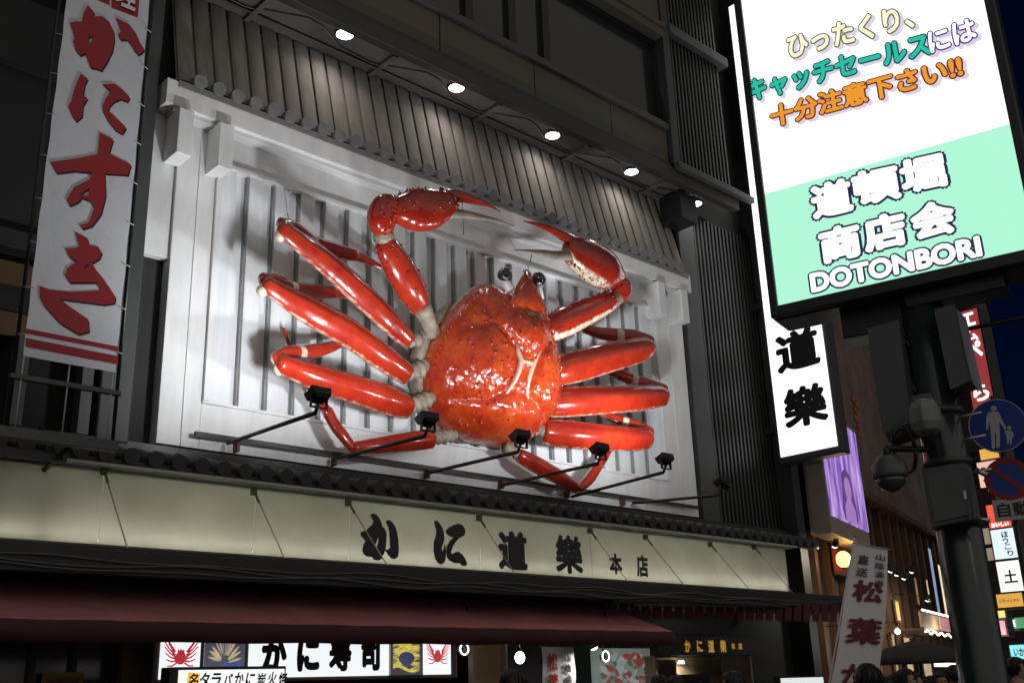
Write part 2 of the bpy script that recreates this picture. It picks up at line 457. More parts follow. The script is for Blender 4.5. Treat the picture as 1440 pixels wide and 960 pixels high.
# rail that carries the floodlights
RL = thing('lamp_rail', 'thin dark rail across the foot of the white board holding the floodlight arms', 'rail', (11.6, 12.8, 4.9))
b = MB(); b.box(6.3, 17.3, 12.76, 12.82, 4.93, 4.99)
b.build('rail_bar', DSTEEL, RL)
for x in (6.95, 8.55, 10.3, 11.9, 13.5, 15.0):
    b = MB(); b.box(x - .02, x + .02, 12.78, 12.9, 4.80, 4.93); b.build('stay', mat('rusty stay', (0.16, 0.08, 0.04), 0.7, var=0.3), RL)
# floodlights
FL = [(320, 623, 448, 572), (468, 645, 602, 605), (600, 665, 733, 628), (706, 682, 845, 645), (804, 698, 937, 658), (890, 707, 1018, 690)]
FLAB = ['leftmost black floodlight on an arm below the lowest left crab leg', 'black floodlight on an arm under the lower left edge of the crab body',
        'black floodlight on an arm at the bottom centre of the crab body', 'black floodlight on an arm below the lowest right crab leg',
        'black floodlight on an arm in front of the white board lower right corner', 'unlit floodlight on the last arm in front of the dark louvres']
for i, (a0, a1, b0, b1) in enumerate(FL):
    base = PY(a0, a1, 12.79)
    x = base.x
    d = ray(b0, b1); head = C0 + d * (x / d.x)
    F = thing('floodlight', FLAB[i], 'floodlight', base, 'floodlights on arms below the crab')
    t = MB(); t.tube(base, head + Vector((0, .1, -.06)), 0.028, 8); t.build('arm', mat('arm steel', (0.09, 0.085, 0.08), 0.4, metal=0.5, var=0.3), F)
    t = MB(); t.tube(head + Vector((0, .08, -.08)), head + Vector((0, .0, .06)), 0.022, 8)
    t.box(head.x - .12, head.x - .105, head.y - .02, head.y + .02, head.z, head.z + .16)
    t.box(head.x + .105, head.x + .12, head.y - .02, head.y + .02, head.z, head.z + .16)
    t.box(head.x - .12, head.x + .12, head.y - .02, head.y + .02, head.z - .015, head.z)
    t.build('bracket', BLACK, F)
    # head: a shallow tapered box that looks up at the board
    tilt = R(66)
    wv = Vector((0, math.cos(tilt), math.sin(tilt)))           # the way it shines
    hv = Vector((0, -math.sin(tilt), math.cos(tilt)))
    c = head + Vector((0, 0, .13))
    q = [];
    for s_, k in ((.14, .15), (.125, -.04)):
        for du, dv in ((-1, -1), (1, -1), (1, 1), (-1, 1)):
            q.append(c + XV * (du * s_) + hv * (dv * s_ * .70) + wv * (k * .55))
    t = MB()._add(q, [(0, 1, 2, 3), (7, 6, 5, 4), (0, 4, 5, 1), (1, 5, 6, 2), (2, 6, 7, 3), (3, 7, 4, 0)])
    for k in range(4):
        zz = c + hv * ((k - 1.5) * .045) - wv * .03
        t.cbox(zz, XV * .18, hv * .012, wv * .05)
    hd = t.build('lamp_head', BLACK, F)
    lit = i < 5
    t = MB(); cc = c + wv * .085
    t._add([cc + XV * (a * .115) + hv * (b_ * .075) for a, b_ in ((-1, -1), (1, -1), (1, 1), (-1, 1))], [(0, 1, 2, 3)])
    t.build('lens', glow('floodlight lens', (0.95, 0.97, 1.0), 9.0) if lit else GLASS, hd)
    if lit:
        area('floodlight_beam', c + wv * .11, Vector((c.x + (-1.1, -.2, 0, .1, 1.0)[i], 13.0, 9.5)), 0.26, 0.18, FLOOD * (1.45, 1.05, .36, .95, 1.65)[i], (0.94, 0.97, 1.0), F, 150)
# downlights under the soffit
LP = [(485, 48), (642, 123), (777, 190), (888, 241), (978, 286)]
DLAB = ['leftmost round downlight, above the left end of the steep tiled roof', 'second downlight from the left under the soffit, above the left claw',
        'round downlight under the soffit above the right claw tips', 'fourth downlight from the left under the soffit, above the right claw wrist', 'round downlight under the cornice above the dark louvres']
for i, (px, py) in enumerate(LP):
    d = ray(px, py); p = C0 + d * ((11.90 - CAMZ) / d.z)
    D = thing('downlight', DLAB[i], 'downlight', p, 'downlights under the soffit')
    t = MB(); t.loft([p + ZV * .10, p + ZV * .02, p - ZV * .015], [0.12, 0.15, 0.165], n=24, ref=(1, 0, 0)); t.build('housing', DSTEEL, D)
    t = MB(); t.loft([p - ZV * .016, p - ZV * .035, p - ZV * .045], [0.14, 0.11, 0.05], n=24, ref=(1, 0, 0)); t.build('lens', glow('downlight lens', (0.95, 0.96, 1.0), 14.0), D)
    l = area('downlight_beam', p - ZV * .06, p + Vector((0, .3, -3)), 0.2, 0.2, DOWN, (1.0, 0.95, 0.90), D, 140)
# ------------------------------------------------------------------ the crab
def shell(name, red, dark, orange, bumpd=0.25, bsc=9.0, spots=0.0):
    M = bpy.data.materials.new(name); M.use_nodes = True
    t = M.node_tree; b = t.nodes['Principled BSDF']; L = t.links; b.inputs['Specular IOR Level'].default_value = .35
    tc = t.nodes.new('ShaderNodeTexCoord')
    n = t.nodes.new('ShaderNodeTexNoise'); n.inputs['Scale'].default_value = 2.6; n.inputs['Detail'].default_value = 7; n.inputs['Roughness'].default_value = .7
    L.new(tc.outputs['Object'], n.inputs['Vector'])
    r = t.nodes.new('ShaderNodeValToRGB'); e = r.color_ramp.elements
    e[0].position = .30; e[0].color = (*dark, 1); e[1].position = .72; e[1].color = (*orange, 1)
    e2 = e.new(.5); e2.color = (*red, 1)
    L.new(n.outputs[0], r.inputs[0])
    at = t.nodes.new('ShaderNodeAttribute'); at.attribute_name = 'cream'
    n2 = t.nodes.new('ShaderNodeTexNoise'); n2.inputs['Scale'].default_value = 11; n2.inputs['Detail'].default_value = 4
    L.new(tc.outputs['Object'], n2.inputs['Vector'])
    ad = t.nodes.new('ShaderNodeMath'); ad.operation = 'MULTIPLY_ADD'; ad.inputs[1].default_value = .5; ad.inputs[2].default_value = -.25
    L.new(n2.outputs[0], ad.inputs[0])
    sm = t.nodes.new('ShaderNodeMath'); sm.operation = 'ADD'; L.new(at.outputs['Fac'], sm.inputs[0]); L.new(ad.outputs[0], sm.inputs[1])
    mr = t.nodes.new('ShaderNodeMapRange'); mr.interpolation_type = 'SMOOTHSTEP'; mr.inputs['From Min'].default_value = .32; mr.inputs['From Max'].default_value = .68
    L.new(sm.outputs[0], mr.inputs[0])
    mx = t.nodes.new('ShaderNodeMix'); mx.data_type = 'RGBA'
    L.new(mr.outputs[0], mx.inputs['Factor']); L.new(r.outputs[0], mx.inputs['A'])
    cr = t.nodes.new('ShaderNodeValToRGB'); cr.color_ramp.elements[0].color = (.40, .31, .22, 1); cr.color_ramp.elements[1].color = (.66, .56, .43, 1)
    cr.color_ramp.elements[0].position = .35; cr.color_ramp.elements[1].position = .6
    L.new(n2.outputs[0], cr.inputs[0]); L.new(cr.outputs[0], mx.inputs['B'])
    L.new(mx.outputs['Result'], b.inputs['Base Color'])
    b.inputs['Roughness'].default_value = .22
    b.inputs['Coat Weight'].default_value = .7; b.inputs['Coat Roughness'].default_value = .05
    v = t.nodes.new('ShaderNodeTexVoronoi'); v.inputs['Scale'].default_value = bsc
    L.new(tc.outputs['Object'], v.inputs['Vector'])
    n3 = t.nodes.new('ShaderNodeTexNoise'); n3.inputs['Scale'].default_value = bsc * .55; n3.inputs['Detail'].default_value = 5
    L.new(tc.outputs['Object'], n3.inputs['Vector'])
    am = t.nodes.new('ShaderNodeMath'); am.operation = 'MULTIPLY_ADD'; am.inputs[1].default_value = -.45
    L.new(v.outputs['Distance'], am.inputs[0]); L.new(n3.outputs[0], am.inputs[2])
    bp = t.nodes.new('ShaderNodeBump'); bp.inputs['Strength'].default_value = bumpd; bp.inputs['Distance'].default_value = .06
    L.new(am.outputs[0], bp.inputs['Height']); L.new(bp.outputs[0], b.inputs['Normal']); L.new(bp.outputs[0], b.inputs['Coat Normal'])
    return M
SHELL = shell('red crab shell', (.40, .038, .008), (.28, .014, .006), (.50, .080, .011), .27, 14)
LEGRED = shell('red crab leg', (.30, .019, .007), (.22, .010, .006), (.37, .032, .008), .08, 8)
CREAM = mat('cream crab underside', (.34, .29, .225), .5, var=.55, vscale=5, bump=.5, bscale=10)
MARK = mat('pale shell groove', (.58, .36, .26), .4, var=.2)

CR = thing('crab_sculpture', 'giant glossy red crab sculpture with raised claws mounted on the white slatted board', 'crab sculpture', PY(700, 520, 12.9))
TA = R(17)
CO = PY(694, 512, 12.42)
CU = Vector((1, 0, 0)); CV = Vector((0, -math.sin(TA), math.cos(TA))); CW = Vector((0, -math.cos(TA), -math.sin(TA)))
half = [(0.0, 1.27), (.30, 1.30), (.50, 1.28), (.68, 1.17), (.88, .96), (1.08, .68), (1.27, .38), (1.40, .05), (1.45, -.28), (1.40, -.62), (1.22, -.96), (.92, -1.20), (.52, -1.33), (0, -1.37)]
ang = [(math.atan2(u, v), math.hypot(u, v)) for u, v in half]
def rout(th):
    a = abs((th + math.pi) % (2 * math.pi) - math.pi)
    for (a0, r0), (a1, r1) in zip(ang, ang[1:]):
        if a0 <= a <= a1:
            k = (a - a0) / (a1 - a0 + 1e-9); return r0 + (r1 - r0) * k
    return ang[-1][1]
lumps = [(0, .66, .50, .42, .24), (-.78, -.12, .40, .50, .15), (.78, -.12, .40, .50, .15), (0, -.80, .36, .26, .10), (-.5, -.85, .3, .25, .06), (.5, -.85, .3, .25, .06), (0, 1.10, .48, .22, .20)]
def seg(u, v, a, b):
    ax, ay = a; bx, by = b; dx, dy = bx - ax, by - ay
    t = max(0, min(1, ((u - ax) * dx + (v - ay) * dy) / (dx * dx + dy * dy)))
    return math.hypot(u - ax - dx * t, v - ay - dy * t)
groove = []
for s in (-1, 1):
    groove += [((s * .80, 1.02), (s * .62, .62)), ((s * .62, .62), (s * .26, .26)), ((s * .26, .26), (s * .20, -.4)), ((s * .20, -.4), (s * .55, -.62)), ((s * .62, .62), (s * 1.15, .42)), ((s * .55, -.62), (s * 1.2, -.75))]
def cheight(u, v):
    h = 0
    for a, b, su, sv, am in lumps: h += am * math.exp(-((u - a) / su) ** 2 - ((v - b) / sv) ** 2)
    d = min(seg(u, v, *q) for q in groove)
    h -= .085 * math.exp(-(d / .075) ** 2)
    return h
BULGE = .80
def cpt(u, v, lift=0.0):
    th = math.atan2(u, v); s = min(1, math.hypot(u, v) / rout(th))
    w_ = BULGE * (1 - s ** 2.3) ** .55 + cheight(u, v) * (1 - s ** 5)
    q = Vector((u * 2.1, v * 2.1, w_ * 2.1))
    w_ += (noise.fractal(q, 1.0, 2.0, 4) * .026 + abs(noise.noise(q * 3.1)) * .02) * (1 - s ** 8)
    return CO + CU * u + CV * v + CW * (w_ + lift)
b = MB(); NRR, NTT = 90, 220
vs = [cpt(0, 0)]; at = [0.0]
for i in range(1, NRR + 1):
    s = 1 - (1 - i / NRR) ** 1.35
    for j in range(NTT):
        th = 2 * math.pi * j / NTT; r_ = rout(th) * s
        vs.append(cpt(r_ * math.sin(th), r_ * math.cos(th))); at.append(0.0 if s < .985 else .35)
for k, (s, w_) in enumerate([(1.0, -.07), (.95, -.20), (.7, -.38), (.3, -.42)]):
    for j in range(NTT):
        th = 2 * math.pi * j / NTT; r_ = rout(th) * s
        vs.append(CO + CU * (r_ * math.sin(th)) + CV * (r_ * math.cos(th)) + CW * w_); at.append(.8)
fs = [(0, 1 + (j + 1) % NTT, 1 + j) for j in range(NTT)]
for i in range(NRR + 3):
    for j in range(NTT):
        a = 1 + i * NTT + j; c = 1 + i * NTT + (j + 1) % NTT
        fs.append((a, c, c + NTT, a + NTT))
b._add(vs, fs, True, at)
# rostrum horns and side teeth
def horn(pts, radii, flat=.6, mb=b, am=0.0):
    P_ = [CO + CU * p[0] + CV * p[1] + CW * p[2] for p in pts]
    mb.loft(P_, radii, [r_ * flat for r_ in radii], ref=CU, n=12, afun=lambda *q: am)
for s in (-1, 1):
    horn([(s * .055, 1.05, .50), (s * .07, 1.30, .50), (s * .06, 1.46, .49), (s * .045, 1.60, .47)], [.20, .15, .085, .015], .55)
    horn([(s * .50, 1.02, .28), (s * .54, 1.14, .28), (s * .57, 1.24, .28)], [.15, .09, .015], .6)
horn([(0, .85, .60), (0, 1.10, .62), (0, 1.26, .60), (0, 1.40, .56), (0, 1.52, .52)], [.46, .36, .23, .12, .03], .40)
rs = random.Random(3)
for s in (-1, 1):
    for k in range(17):
        th = s * R(34 + k * 4.2); r_ = rout(th) * .955
        p = cpt(r_ * math.sin(th), r_ * math.cos(th)); q = (p - CO).normalized() + CW * .6
        b.loft([p - q * .02, p + q.normalized() * (.055 + .03 * rs.random())], [.032, .006], n=6, ref=CV)
for k in range(170):
    u, v = rs.uniform(-1.2, 1.2), rs.uniform(-1.15, 1.0)
    if math.hypot(u, v) / rout(math.atan2(u, v)) > .93: continue
    if abs(u) < .5 and rs.random() < .5: continue
    b.ball(cpt(u, v, .004), rs.uniform(.018, .036), 8, 5)
car = b.build('carapace', SHELL, CR)
# pale H-shaped groove on the middle of the back
b = MB()
for s in (-1, 1):
    ln = [(s * .27, .34), (s * .20, .20), (s * .135, .08), (s * .13, -.1), (s * .145, -.26), (s * .20, -.42), (s * .25, -.50)]
    b.loft([cpt(u, v, -.008) for u, v in ln], [.02, .042, .05, .044, .04, .034, .015], n=8, ref=CW)
b.loft([cpt(u, .085, -.008) for u in (-.13, -.05, .05, .13)], .04, n=8, ref=CW)
b.build('groove_mark', MARK, car)
# underside flank
b = MB()
fl = [(.1, -1.34), (-.35, -1.36), (-.8, -1.26), (-1.18, -1.02), (-1.42, -.62), (-1.50, -.2), (-1.44, .15), (-1.28, .48), (-1.05, .8)]
b.loft([CO + CU * u + CV * v - CW * .13 for u, v in fl], [.06, .10, .13, .15, .16, .16, .15, .13, .06], [.05, .07, .09, .10, .10, .10, .10, .08, .04], ref=CW, n=14)
b.loft([CO + CU * -u + CV * v - CW * .13 for u, v in fl], [.06, .10, .13, .15, .16, .16, .15, .13, .06], [.05, .07, .09, .10, .10, .10, .10, .08, .04], ref=CW, n=14)
b.loft([CO + CV * v - CW * .34 for v in (-1.1, -.6, 0, .6, 1.0)], [.3, .34, .36, .34, .2], [.5, 1.1, 1.3, 1.0, .4], ref=CW, n=24)
b.build('underside', CREAM, CR)
# eyes
for k, (px, py, y) in enumerate([(710, 387, 11.62), (757, 393, 11.52)]):
    p = PY(px, py, y)
    e = MB(); e.ball(p, .125, 20, 14)
    for j in range(60):
        th = rs.uniform(0, 6.28); ph = rs.uniform(.2, 2.6)
        d_ = Vector((math.sin(ph) * math.cos(th), -abs(math.sin(ph) * math.sin(th)), math.cos(ph)))
        e.ball(p + d_ * .118, .014, 6, 4)
    eo = e.build('eye', mat('black glass eye', (.008, .008, .009), .12, coat=1.0), CR)
    e = MB(); root_ = CO + CU * (-.33 if k == 0 else .33) + CV * 1.20 + CW * .50
    e.loft([root_, (root_ + p) / 2 + Vector((0, .02, .0)), p + Vector((0, .04, -.06))], [.085, .075, .09], n=12)
    e.ball(p + Vector((.02, .04, -.015)), .122, 16, 10)
    e.build('eye_stalk', mat('white eye stalk', (.72, .70, .66), .3, var=.1), eo)

def limb(pts, flat=.78, n=28, keel=.0, ring=None, cream=True, spine=None, seam=False, blunt=False, ends=True, sharp=0.0):
    """pts: (px, py, y, r in photo pixels) along one shell segment; returns a MB"""
    P_ = [PY(a, b_, y) for a, b_, y, r_ in pts]; r_ = [q[3] * depth(p) / FOC for q, p in zip(pts, P_)]
    # resample with Catmull-Rom
    PP_, RR_ = [], []
    k = len(P_)
    for i in range(k - 1):
        p0, p1, p2, p3 = P_[max(i - 1, 0)], P_[i], P_[i + 1], P_[min(i + 2, k - 1)]
        q0, q1, q2, q3 = r_[max(i - 1, 0)], r_[i], r_[i + 1], r_[min(i + 2, k - 1)]
        for s in range(5):
            t = s / 5
            f = lambda a, b_, c, d: .5 * ((2 * b_) + (c - a) * t + (2 * a - 5 * b_ + 4 * c - d) * t * t + (3 * b_ - a - 3 * c + d) * t ** 3)
            PP_.append(Vector([f(p0[j], p1[j], p2[j], p3[j]) for j in range(3)])); RR_.append(max(.004, f(q0, q1, q2, q3)))
    PP_.append(P_[-1]); RR_.append(r_[-1])
    mb = MB()
    af = (lambda t, c, s: max(max(0.0, min(1.0, (-c - .05) * 1.3 )) * .95, .46 * max(0, min(1, (abs(s) - .86) * 9)))) if cream else (lambda t, c, s: 0.0)
    if cream == 'all': af = lambda t, c, s: 1.0
    if cream == 'low': af = lambda t, c, s: max(0.0, min(1.0, (-s - .42) * 2.2))
    if cream == 'under': af = lambda t, c, s: max(0.0, min(1.0, (-s - .66) * 2.6)) * min(1, t * 2)
    if cream == 'high': af = lambda t, c, s: max(0.0, min(1.0, (s - .42) * 2.2))
    if ring is not None:
        af0 = af; af = lambda t, c, s: max(af0(t, c, s), .75 if abs(t - ring) < .035 else 0)
    if ends:
        d0 = (PP_[0] - PP_[1]).normalized(); d1 = (PP_[-1] - PP_[-2]).normalized()
        for fr in (.45, .8, .97):
            pass
        pre = [(PP_[0] + d0 * RR_[0] * f_, RR_[0] * g_) for f_, g_ in (((.62, .25), (.52, .55), (.33, .82)) if not blunt else ((.16, .55), (.14, .8), (.08, .94)))]
        post = [(PP_[-1] + d1 * RR_[-1] * f_, RR_[-1] * g_) for f_, g_ in ((.33, .82), (.52, .55), (.62, .25))]
        PP_ = [p for p, _ in pre] + PP_ + [p for p, _ in post]; RR_ = [q for _, q in pre] + RR_ + [q for _, q in post]
    mb.loft(PP_, [q * flat for q in RR_], RR_, ref=(0, -1, 0), n=n, afun=af, keel=keel)
    if spine:
        L_ = len(PP_)
        rr = random.Random(int(pts[0][0]))
        for i in range(2, L_ - 2):
            tg = (PP_[i + 1] - PP_[i - 1]).normalized(); a = Vector((0, -1, 0)); a = (a - tg * a.dot(tg)).normalized(); bb = tg.cross(a)
            for sgn in ((1, -1) if spine == 2 else (spine,)):
                for q in range(2):
                    th = rr.uniform(-.3, .3)
                    d_ = (bb * sgn * math.cos(th) + a * math.sin(th)).normalized()
                    p = PP_[i] + tg * rr.uniform(-.04, .04) + bb * sgn * RR_[i] * math.cos(th) * .97 + a * RR_[i] * flat * math.sin(th)
                    mb.loft([p - d_ * .01, p + d_ * rr.uniform(.025, .05)], [.022, .006], n=5, ref=(.3, .2, .9))
            if cream != 'under' and rr.random() < .7:
                th = rr.uniform(-.9, .9); p = PP_[i] + a * RR_[i] * flat * math.cos(th) + bb * RR_[i] * math.sin(th)
                mb.ball(p, .022, 7, 5)
    return mb

def leg(upper, parts, joint=None, label=None, tipjoint=None):
    lo = limb(upper, flat=.78, blunt=True, keel=.13).build('leg', LEGRED, CR)
    if label: lo['label'] = label
    for nm, pts in parts:
        limb(pts, flat=.7, n=14, ring=.47 if nm == 'lower_leg' and len(pts) == 5 else None).build(nm, LEGRED, lo)
    if joint:
        jm = MB(); JP = [PY(q[0], q[1], q[2]) for q in joint]; JR = [q[3] * .82 * depth(p) / FOC for q, p in zip(joint, JP)]
        PT, RT = [], []
        for i in range(len(JP) - 1):
            for t_ in range(8):
                f_ = t_ / 8; PT.append(JP[i].lerp(JP[i + 1], f_)); RT.append((JR[i] * (1 - f_) + JR[i + 1] * f_) * (1 + .20 * math.sin(t_ * math.pi / 2)))
        PT.append(JP[-1]); RT.append(JR[-1]); jm.loft(PT, [q * .8 for q in RT], RT, n=16); jm.build('hip_joint', CREAM, lo)
    if tipjoint:
        limb(tipjoint, flat=.9, cream='all').build('knee_joint', mat('pale knee joint', (.62, .56, .42), .4, var=.3, vscale=7), lo)
Yb = 12.38
# left side, from the top
leg([(574, 477, Yb, 14), (545, 449, 12.25, 18), (500, 406, 12.12, 19), (450, 362, 12.02, 17), (412, 333, 11.98, 14), (398, 321, 11.98, 13)],
    [('lower_leg', [(396, 316, 12.05, 11), (412, 320, 12.18, 11), (440, 341, 12.34, 12), (470, 352, 12.45, 12), (500, 359, 12.55, 9)]), ('leg_tip', [(500, 359, 12.55, 8), (525, 370, 12.6, 5), (548, 382, 12.62, 2)])],
    [(574, 480, Yb, 10), (592, 476, 12.45, 13), (606, 470, 12.5, 12)], None, [(392, 333, 12.02, 8), (402, 328, 12.0, 9)])
leg([(570, 524, Yb, 17), (540, 503, 12.25, 20), (490, 468, 12.12, 21), (435, 437, 12.02, 20), (395, 413, 11.98, 15), (376, 400, 11.98, 13)],
    [('lower_leg', [(370, 394, 12.05, 11), (392, 396, 12.18, 11), (413, 406, 12.32, 11), (440, 410, 12.45, 11), (470, 411, 12.55, 9)]), ('leg_tip', [(470, 411, 12.55, 8), (500, 416, 12.6, 6), (540, 425, 12.64, 2)])],
    [(572, 526, Yb, 10), (588, 520, 12.45, 14), (603, 512, 12.5, 12)], None, [(366, 410, 12.02, 8), (378, 405, 12.0, 9)])
leg([(572, 571, Yb, 17), (545, 562, 12.25, 21), (495, 546, 12.12, 20), (440, 529, 12.02, 18), (408, 517, 11.98, 15), (396, 512, 11.98, 14)],
    [('lower_leg', [(388, 506, 12.05, 11), (402, 497, 12.18, 11), (425, 495, 12.32, 10), (448, 492, 12.45, 10), (470, 486, 12.55, 8)]), ('leg_tip', [(470, 486, 12.55, 7), (495, 478, 12.6, 5), (520, 470, 12.64, 2)])],
    [(576, 572, Yb, 10), (590, 566, 12.45, 13), (606, 558, 12.5, 12)], None, [(390, 520, 12.02, 9), (400, 518, 12.0, 10)])
leg([(606, 617, 12.5, 13), (580, 620, 12.45, 13), (540, 625, 12.42, 11), (500, 630, 12.4, 9)],
    [('lower_leg', [(497, 631, 12.42, 7), (482, 612, 12.45, 9), (470, 596, 12.5, 9), (460, 577, 12.52, 9)]), ('leg_tip', [(461, 580, 12.52, 8), (450, 565, 12.56, 7), (432, 548, 12.6, 4), (405, 480, 12.62, 3), (399, 462, 12.64, 2)])],
    [(604, 616, 12.5, 10), (622, 614, 12.52, 12), (640, 612, 12.5, 10)])
# right side, from the top
leg([(775, 526, 12.3, 16), (800, 518, 12.2, 21), (850, 504, 12.05, 20), (895, 493, 11.95, 17), (912, 488, 11.92, 14)],
    [('lower_leg', [(914, 480, 12.0, 10), (893, 473, 12.12, 10), (868, 471, 12.25, 10), (842, 468, 12.4, 9), (822, 462, 12.5, 7)]), ('leg_tip', [(822, 462, 12.5, 6), (800, 452, 12.56, 4), (778, 440, 12.6, 2)])],
    [(770, 524, 12.3, 14), (750, 520, 12.4, 14)])
leg([(772, 568, 12.3, 18), (800, 565, 12.2, 20), (850, 562, 12.05, 19), (905, 559, 11.95, 17), (932, 556, 11.92, 14)],
    [('lower_leg', [(934, 548, 12.0, 9), (912, 540, 12.12, 9), (890, 534, 12.25, 9), (868, 525, 12.4, 9), (852, 519, 12.5, 6)]), ('leg_tip', [(853, 520, 12.5, 5), (830, 512, 12.56, 4), (800, 505, 12.6, 2)])],
    [(770, 566, 12.3, 13), (750, 560, 12.4, 13)])
leg([(766, 607, 12.35, 17), (795, 610, 12.2, 19), (840, 614, 12.05, 18), (890, 617, 11.95, 16), (910, 616, 11.92, 14)],
    [('lower_leg', [(914, 608, 12.0, 9), (898, 600, 12.12, 9), (876, 593, 12.25, 9), (858, 585, 12.4, 8), (846, 580, 12.5, 6)]), ('leg_tip', [(847, 581, 12.5, 5), (830, 572, 12.56, 4), (805, 560, 12.6, 2)])],
    [(766, 606, 12.35, 10), (748, 600, 12.4, 12)])
leg([(730, 640, 12.45, 10), (752, 652, 12.4, 12), (785, 670, 12.38, 11), (810, 684, 12.36, 8)],
    [('lower_leg', [(816, 686, 12.4, 6), (830, 672, 12.42, 8), (842, 655, 12.46, 7)]), ('leg_tip', [(842, 656, 12.46, 6), (853, 640, 12.5, 5), (866, 620, 12.55, 2)])],
    [(728, 638, 12.5, 9), (710, 628, 12.5, 12)])
# claw arms
def claw(upper, wrist, palm, up, lowf, jts, cream_u, spine, pcream):
    a = limb(upper, flat=.9, keel=.09, spine=spine, cream=cream_u).build('claw_arm', LEGRED, CR)
    limb(wrist, flat=.9, spine=1, cream=False, ends=True).build('wrist', LEGRED, a)
    limb(palm, flat=.8, spine=-1, cream=pcream, n=24).build('claw_palm', LEGRED, a)
    limb(up, flat=.7, cream=False, ends=False).build('upper_finger', LEGRED, a)
    limb(lowf, flat=.7, cream='all', ends=False).build('lower_finger', CREAM, a)
    for j in jts: limb(j, flat=.95, cream='all').build('joint_membrane', CREAM, a)
claw([(588, 426, 11.95, 17), (578, 406, 11.85, 23), (562, 378, 11.72, 24), (548, 354, 11.62, 20), (541, 340, 11.58, 16)],
     [(539, 320, 11.5, 19), (536, 306, 11.45, 21), (540, 292, 11.42, 19), (550, 290, 11.4, 17)],
     [(561, 296, 11.38, 22), (580, 296, 11.3, 30), (603, 294, 11.22, 30), (624, 288, 11.15, 22), (630, 285, 11.13, 19)],
     [(628, 276, 11.13, 10), (645, 276, 11.08, 9), (668, 282, 11.02, 6), (688, 289, 10.98, 3), (704, 297, 10.95, 1)],
     [(624, 300, 11.13, 9), (645, 300, 11.08, 7), (670, 304, 11.02, 5), (700, 310, 10.96, 2), (722, 318, 10.92, .8)],
     [[(600, 446, 12.1, 12), (595, 436, 12.0, 14)], [(607, 466, 12.35, 13), (601, 448, 12.15, 11)], [(540, 337, 11.56, 15), (539, 330, 11.54, 15)]],
     False, 2, False)
claw([(772, 462, 11.9, 18), (795, 452, 11.8, 20), (825, 438, 11.7, 18), (850, 427, 11.6, 15), (862, 420, 11.56, 12)],
     [(868, 414, 11.52, 13), (874, 408, 11.48, 15), (876, 398, 11.44, 13)],
     [(868, 388, 11.42, 16), (850, 378, 11.36, 29), (828, 366, 11.28, 30), (810, 356, 11.2, 24), (803, 350, 11.16, 18)],
     [(806, 340, 11.16, 9), (790, 330, 11.1, 8), (768, 320, 11.04, 5), (750, 314, 11.0, 2.5), (736, 311, 10.96, .8)],
     [(803, 358, 11.16, 9), (785, 359, 11.1, 6.5), (765, 356, 11.04, 5), (742, 353, 11.0, 2.5), (722, 352, 10.96, .8)],
     [[(760, 468, 12.0, 16), (772, 462, 11.9, 16)], [(860, 424, 11.56, 12), (868, 416, 11.54, 12)]],
     'high', 2, 'under')

b = MB()
for a_, c_ in (((800, 332, 11.14), (792, 352, 12.9)), ((748, 358, 11.0), (743, 378, 12.9)), ((650, 284, 11.08), (652, 330, 12.9)), ((412, 333, 11.98), (404, 300, 12.9)), ((932, 556, 11.92), (925, 520, 12.9))):
    b.tube(PY(*a_), PY(*c_), .007, 5)
b.build('support_wire', DSTEEL, CR)
# ------------------------------------------------------------------ tracing helper for brush lettering on flat signs
def tr(points, ox, oy, sc, y, lift=0.0, dx=0.0, dz=0.0):
    out = []
    for a, b_ in points:
        p = PY(ox + a / sc, oy + b_ / sc, y)
        out.append(Vector((p.x + dx, y - lift, p.z + dz)))
    return out
# ------------------------------------------------------------------ the long lit shop sign
SG = thing('shop_sign', 'long cream backlit sign with black brush lettering under the tiled eave', 'sign', (9, 12.3, 3.35))
YS = 12.30; ZS0, ZS1 = 3.34, 4.20
M = bpy.data.materials.new('lit sign acrylic'); M.use_nodes = True
t = M.node_tree; t.nodes.remove(t.nodes['Principled BSDF'])
df = t.nodes.new('ShaderNodeBsdfDiffuse'); tl = t.nodes.new('ShaderNodeBsdfTranslucent'); gl = t.nodes.new('ShaderNodeBsdfGlossy'); gl.inputs['Roughness'].default_value = .25
m1 = t.nodes.new('ShaderNodeMixShader'); m1.inputs[0].default_value = .62
m2 = t.nodes.new('ShaderNodeMixShader'); m2.inputs[0].default_value = .03
tc = t.nodes.new('ShaderNodeTexCoord'); nz = t.nodes.new('ShaderNodeTexNoise'); nz.inputs['Scale'].default_value = 1.6; nz.inputs['Detail'].default_value = 6
t.links.new(tc.outputs['Object'], nz.inputs['Vector'])
rp = t.nodes.new('ShaderNodeValToRGB'); rp.color_ramp.elements[0].color = (.66, .645, .56, 1); rp.color_ramp.elements[1].color = (.80, .79, .72, 1)
rp.color_ramp.elements[0].position = .3; rp.color_ramp.elements[1].position = .7
t.links.new(nz.outputs[0], rp.inputs[0])
for n_ in (df, tl): t.links.new(rp.outputs[0], n_.inputs['Color'])
L = t.links
L.new(df.outputs[0], m1.inputs[1]); L.new(tl.outputs[0], m1.inputs[2]); L.new(m1.outputs[0], m2.inputs[1]); L.new(gl.outputs[0], m2.inputs[2]); L.new(m2.outputs[0], t.nodes['Material Output'].inputs[0])
ACRYL = M
seams = [-2.0, PY(140, 740, YS).x, PY(357, 740, YS).x, PY(491, 760, YS).x, PY(675, 760, YS).x, PY(831, 780, YS).x, PY(1003, 790, YS).x, 19.45]
for i in range(len(seams) - 1):
    b = MB(); b.box(seams[i] + .006, seams[i + 1] - .006, YS, YS + .012, ZS0, ZS1); b.build('face_panel', ACRYL, SG)
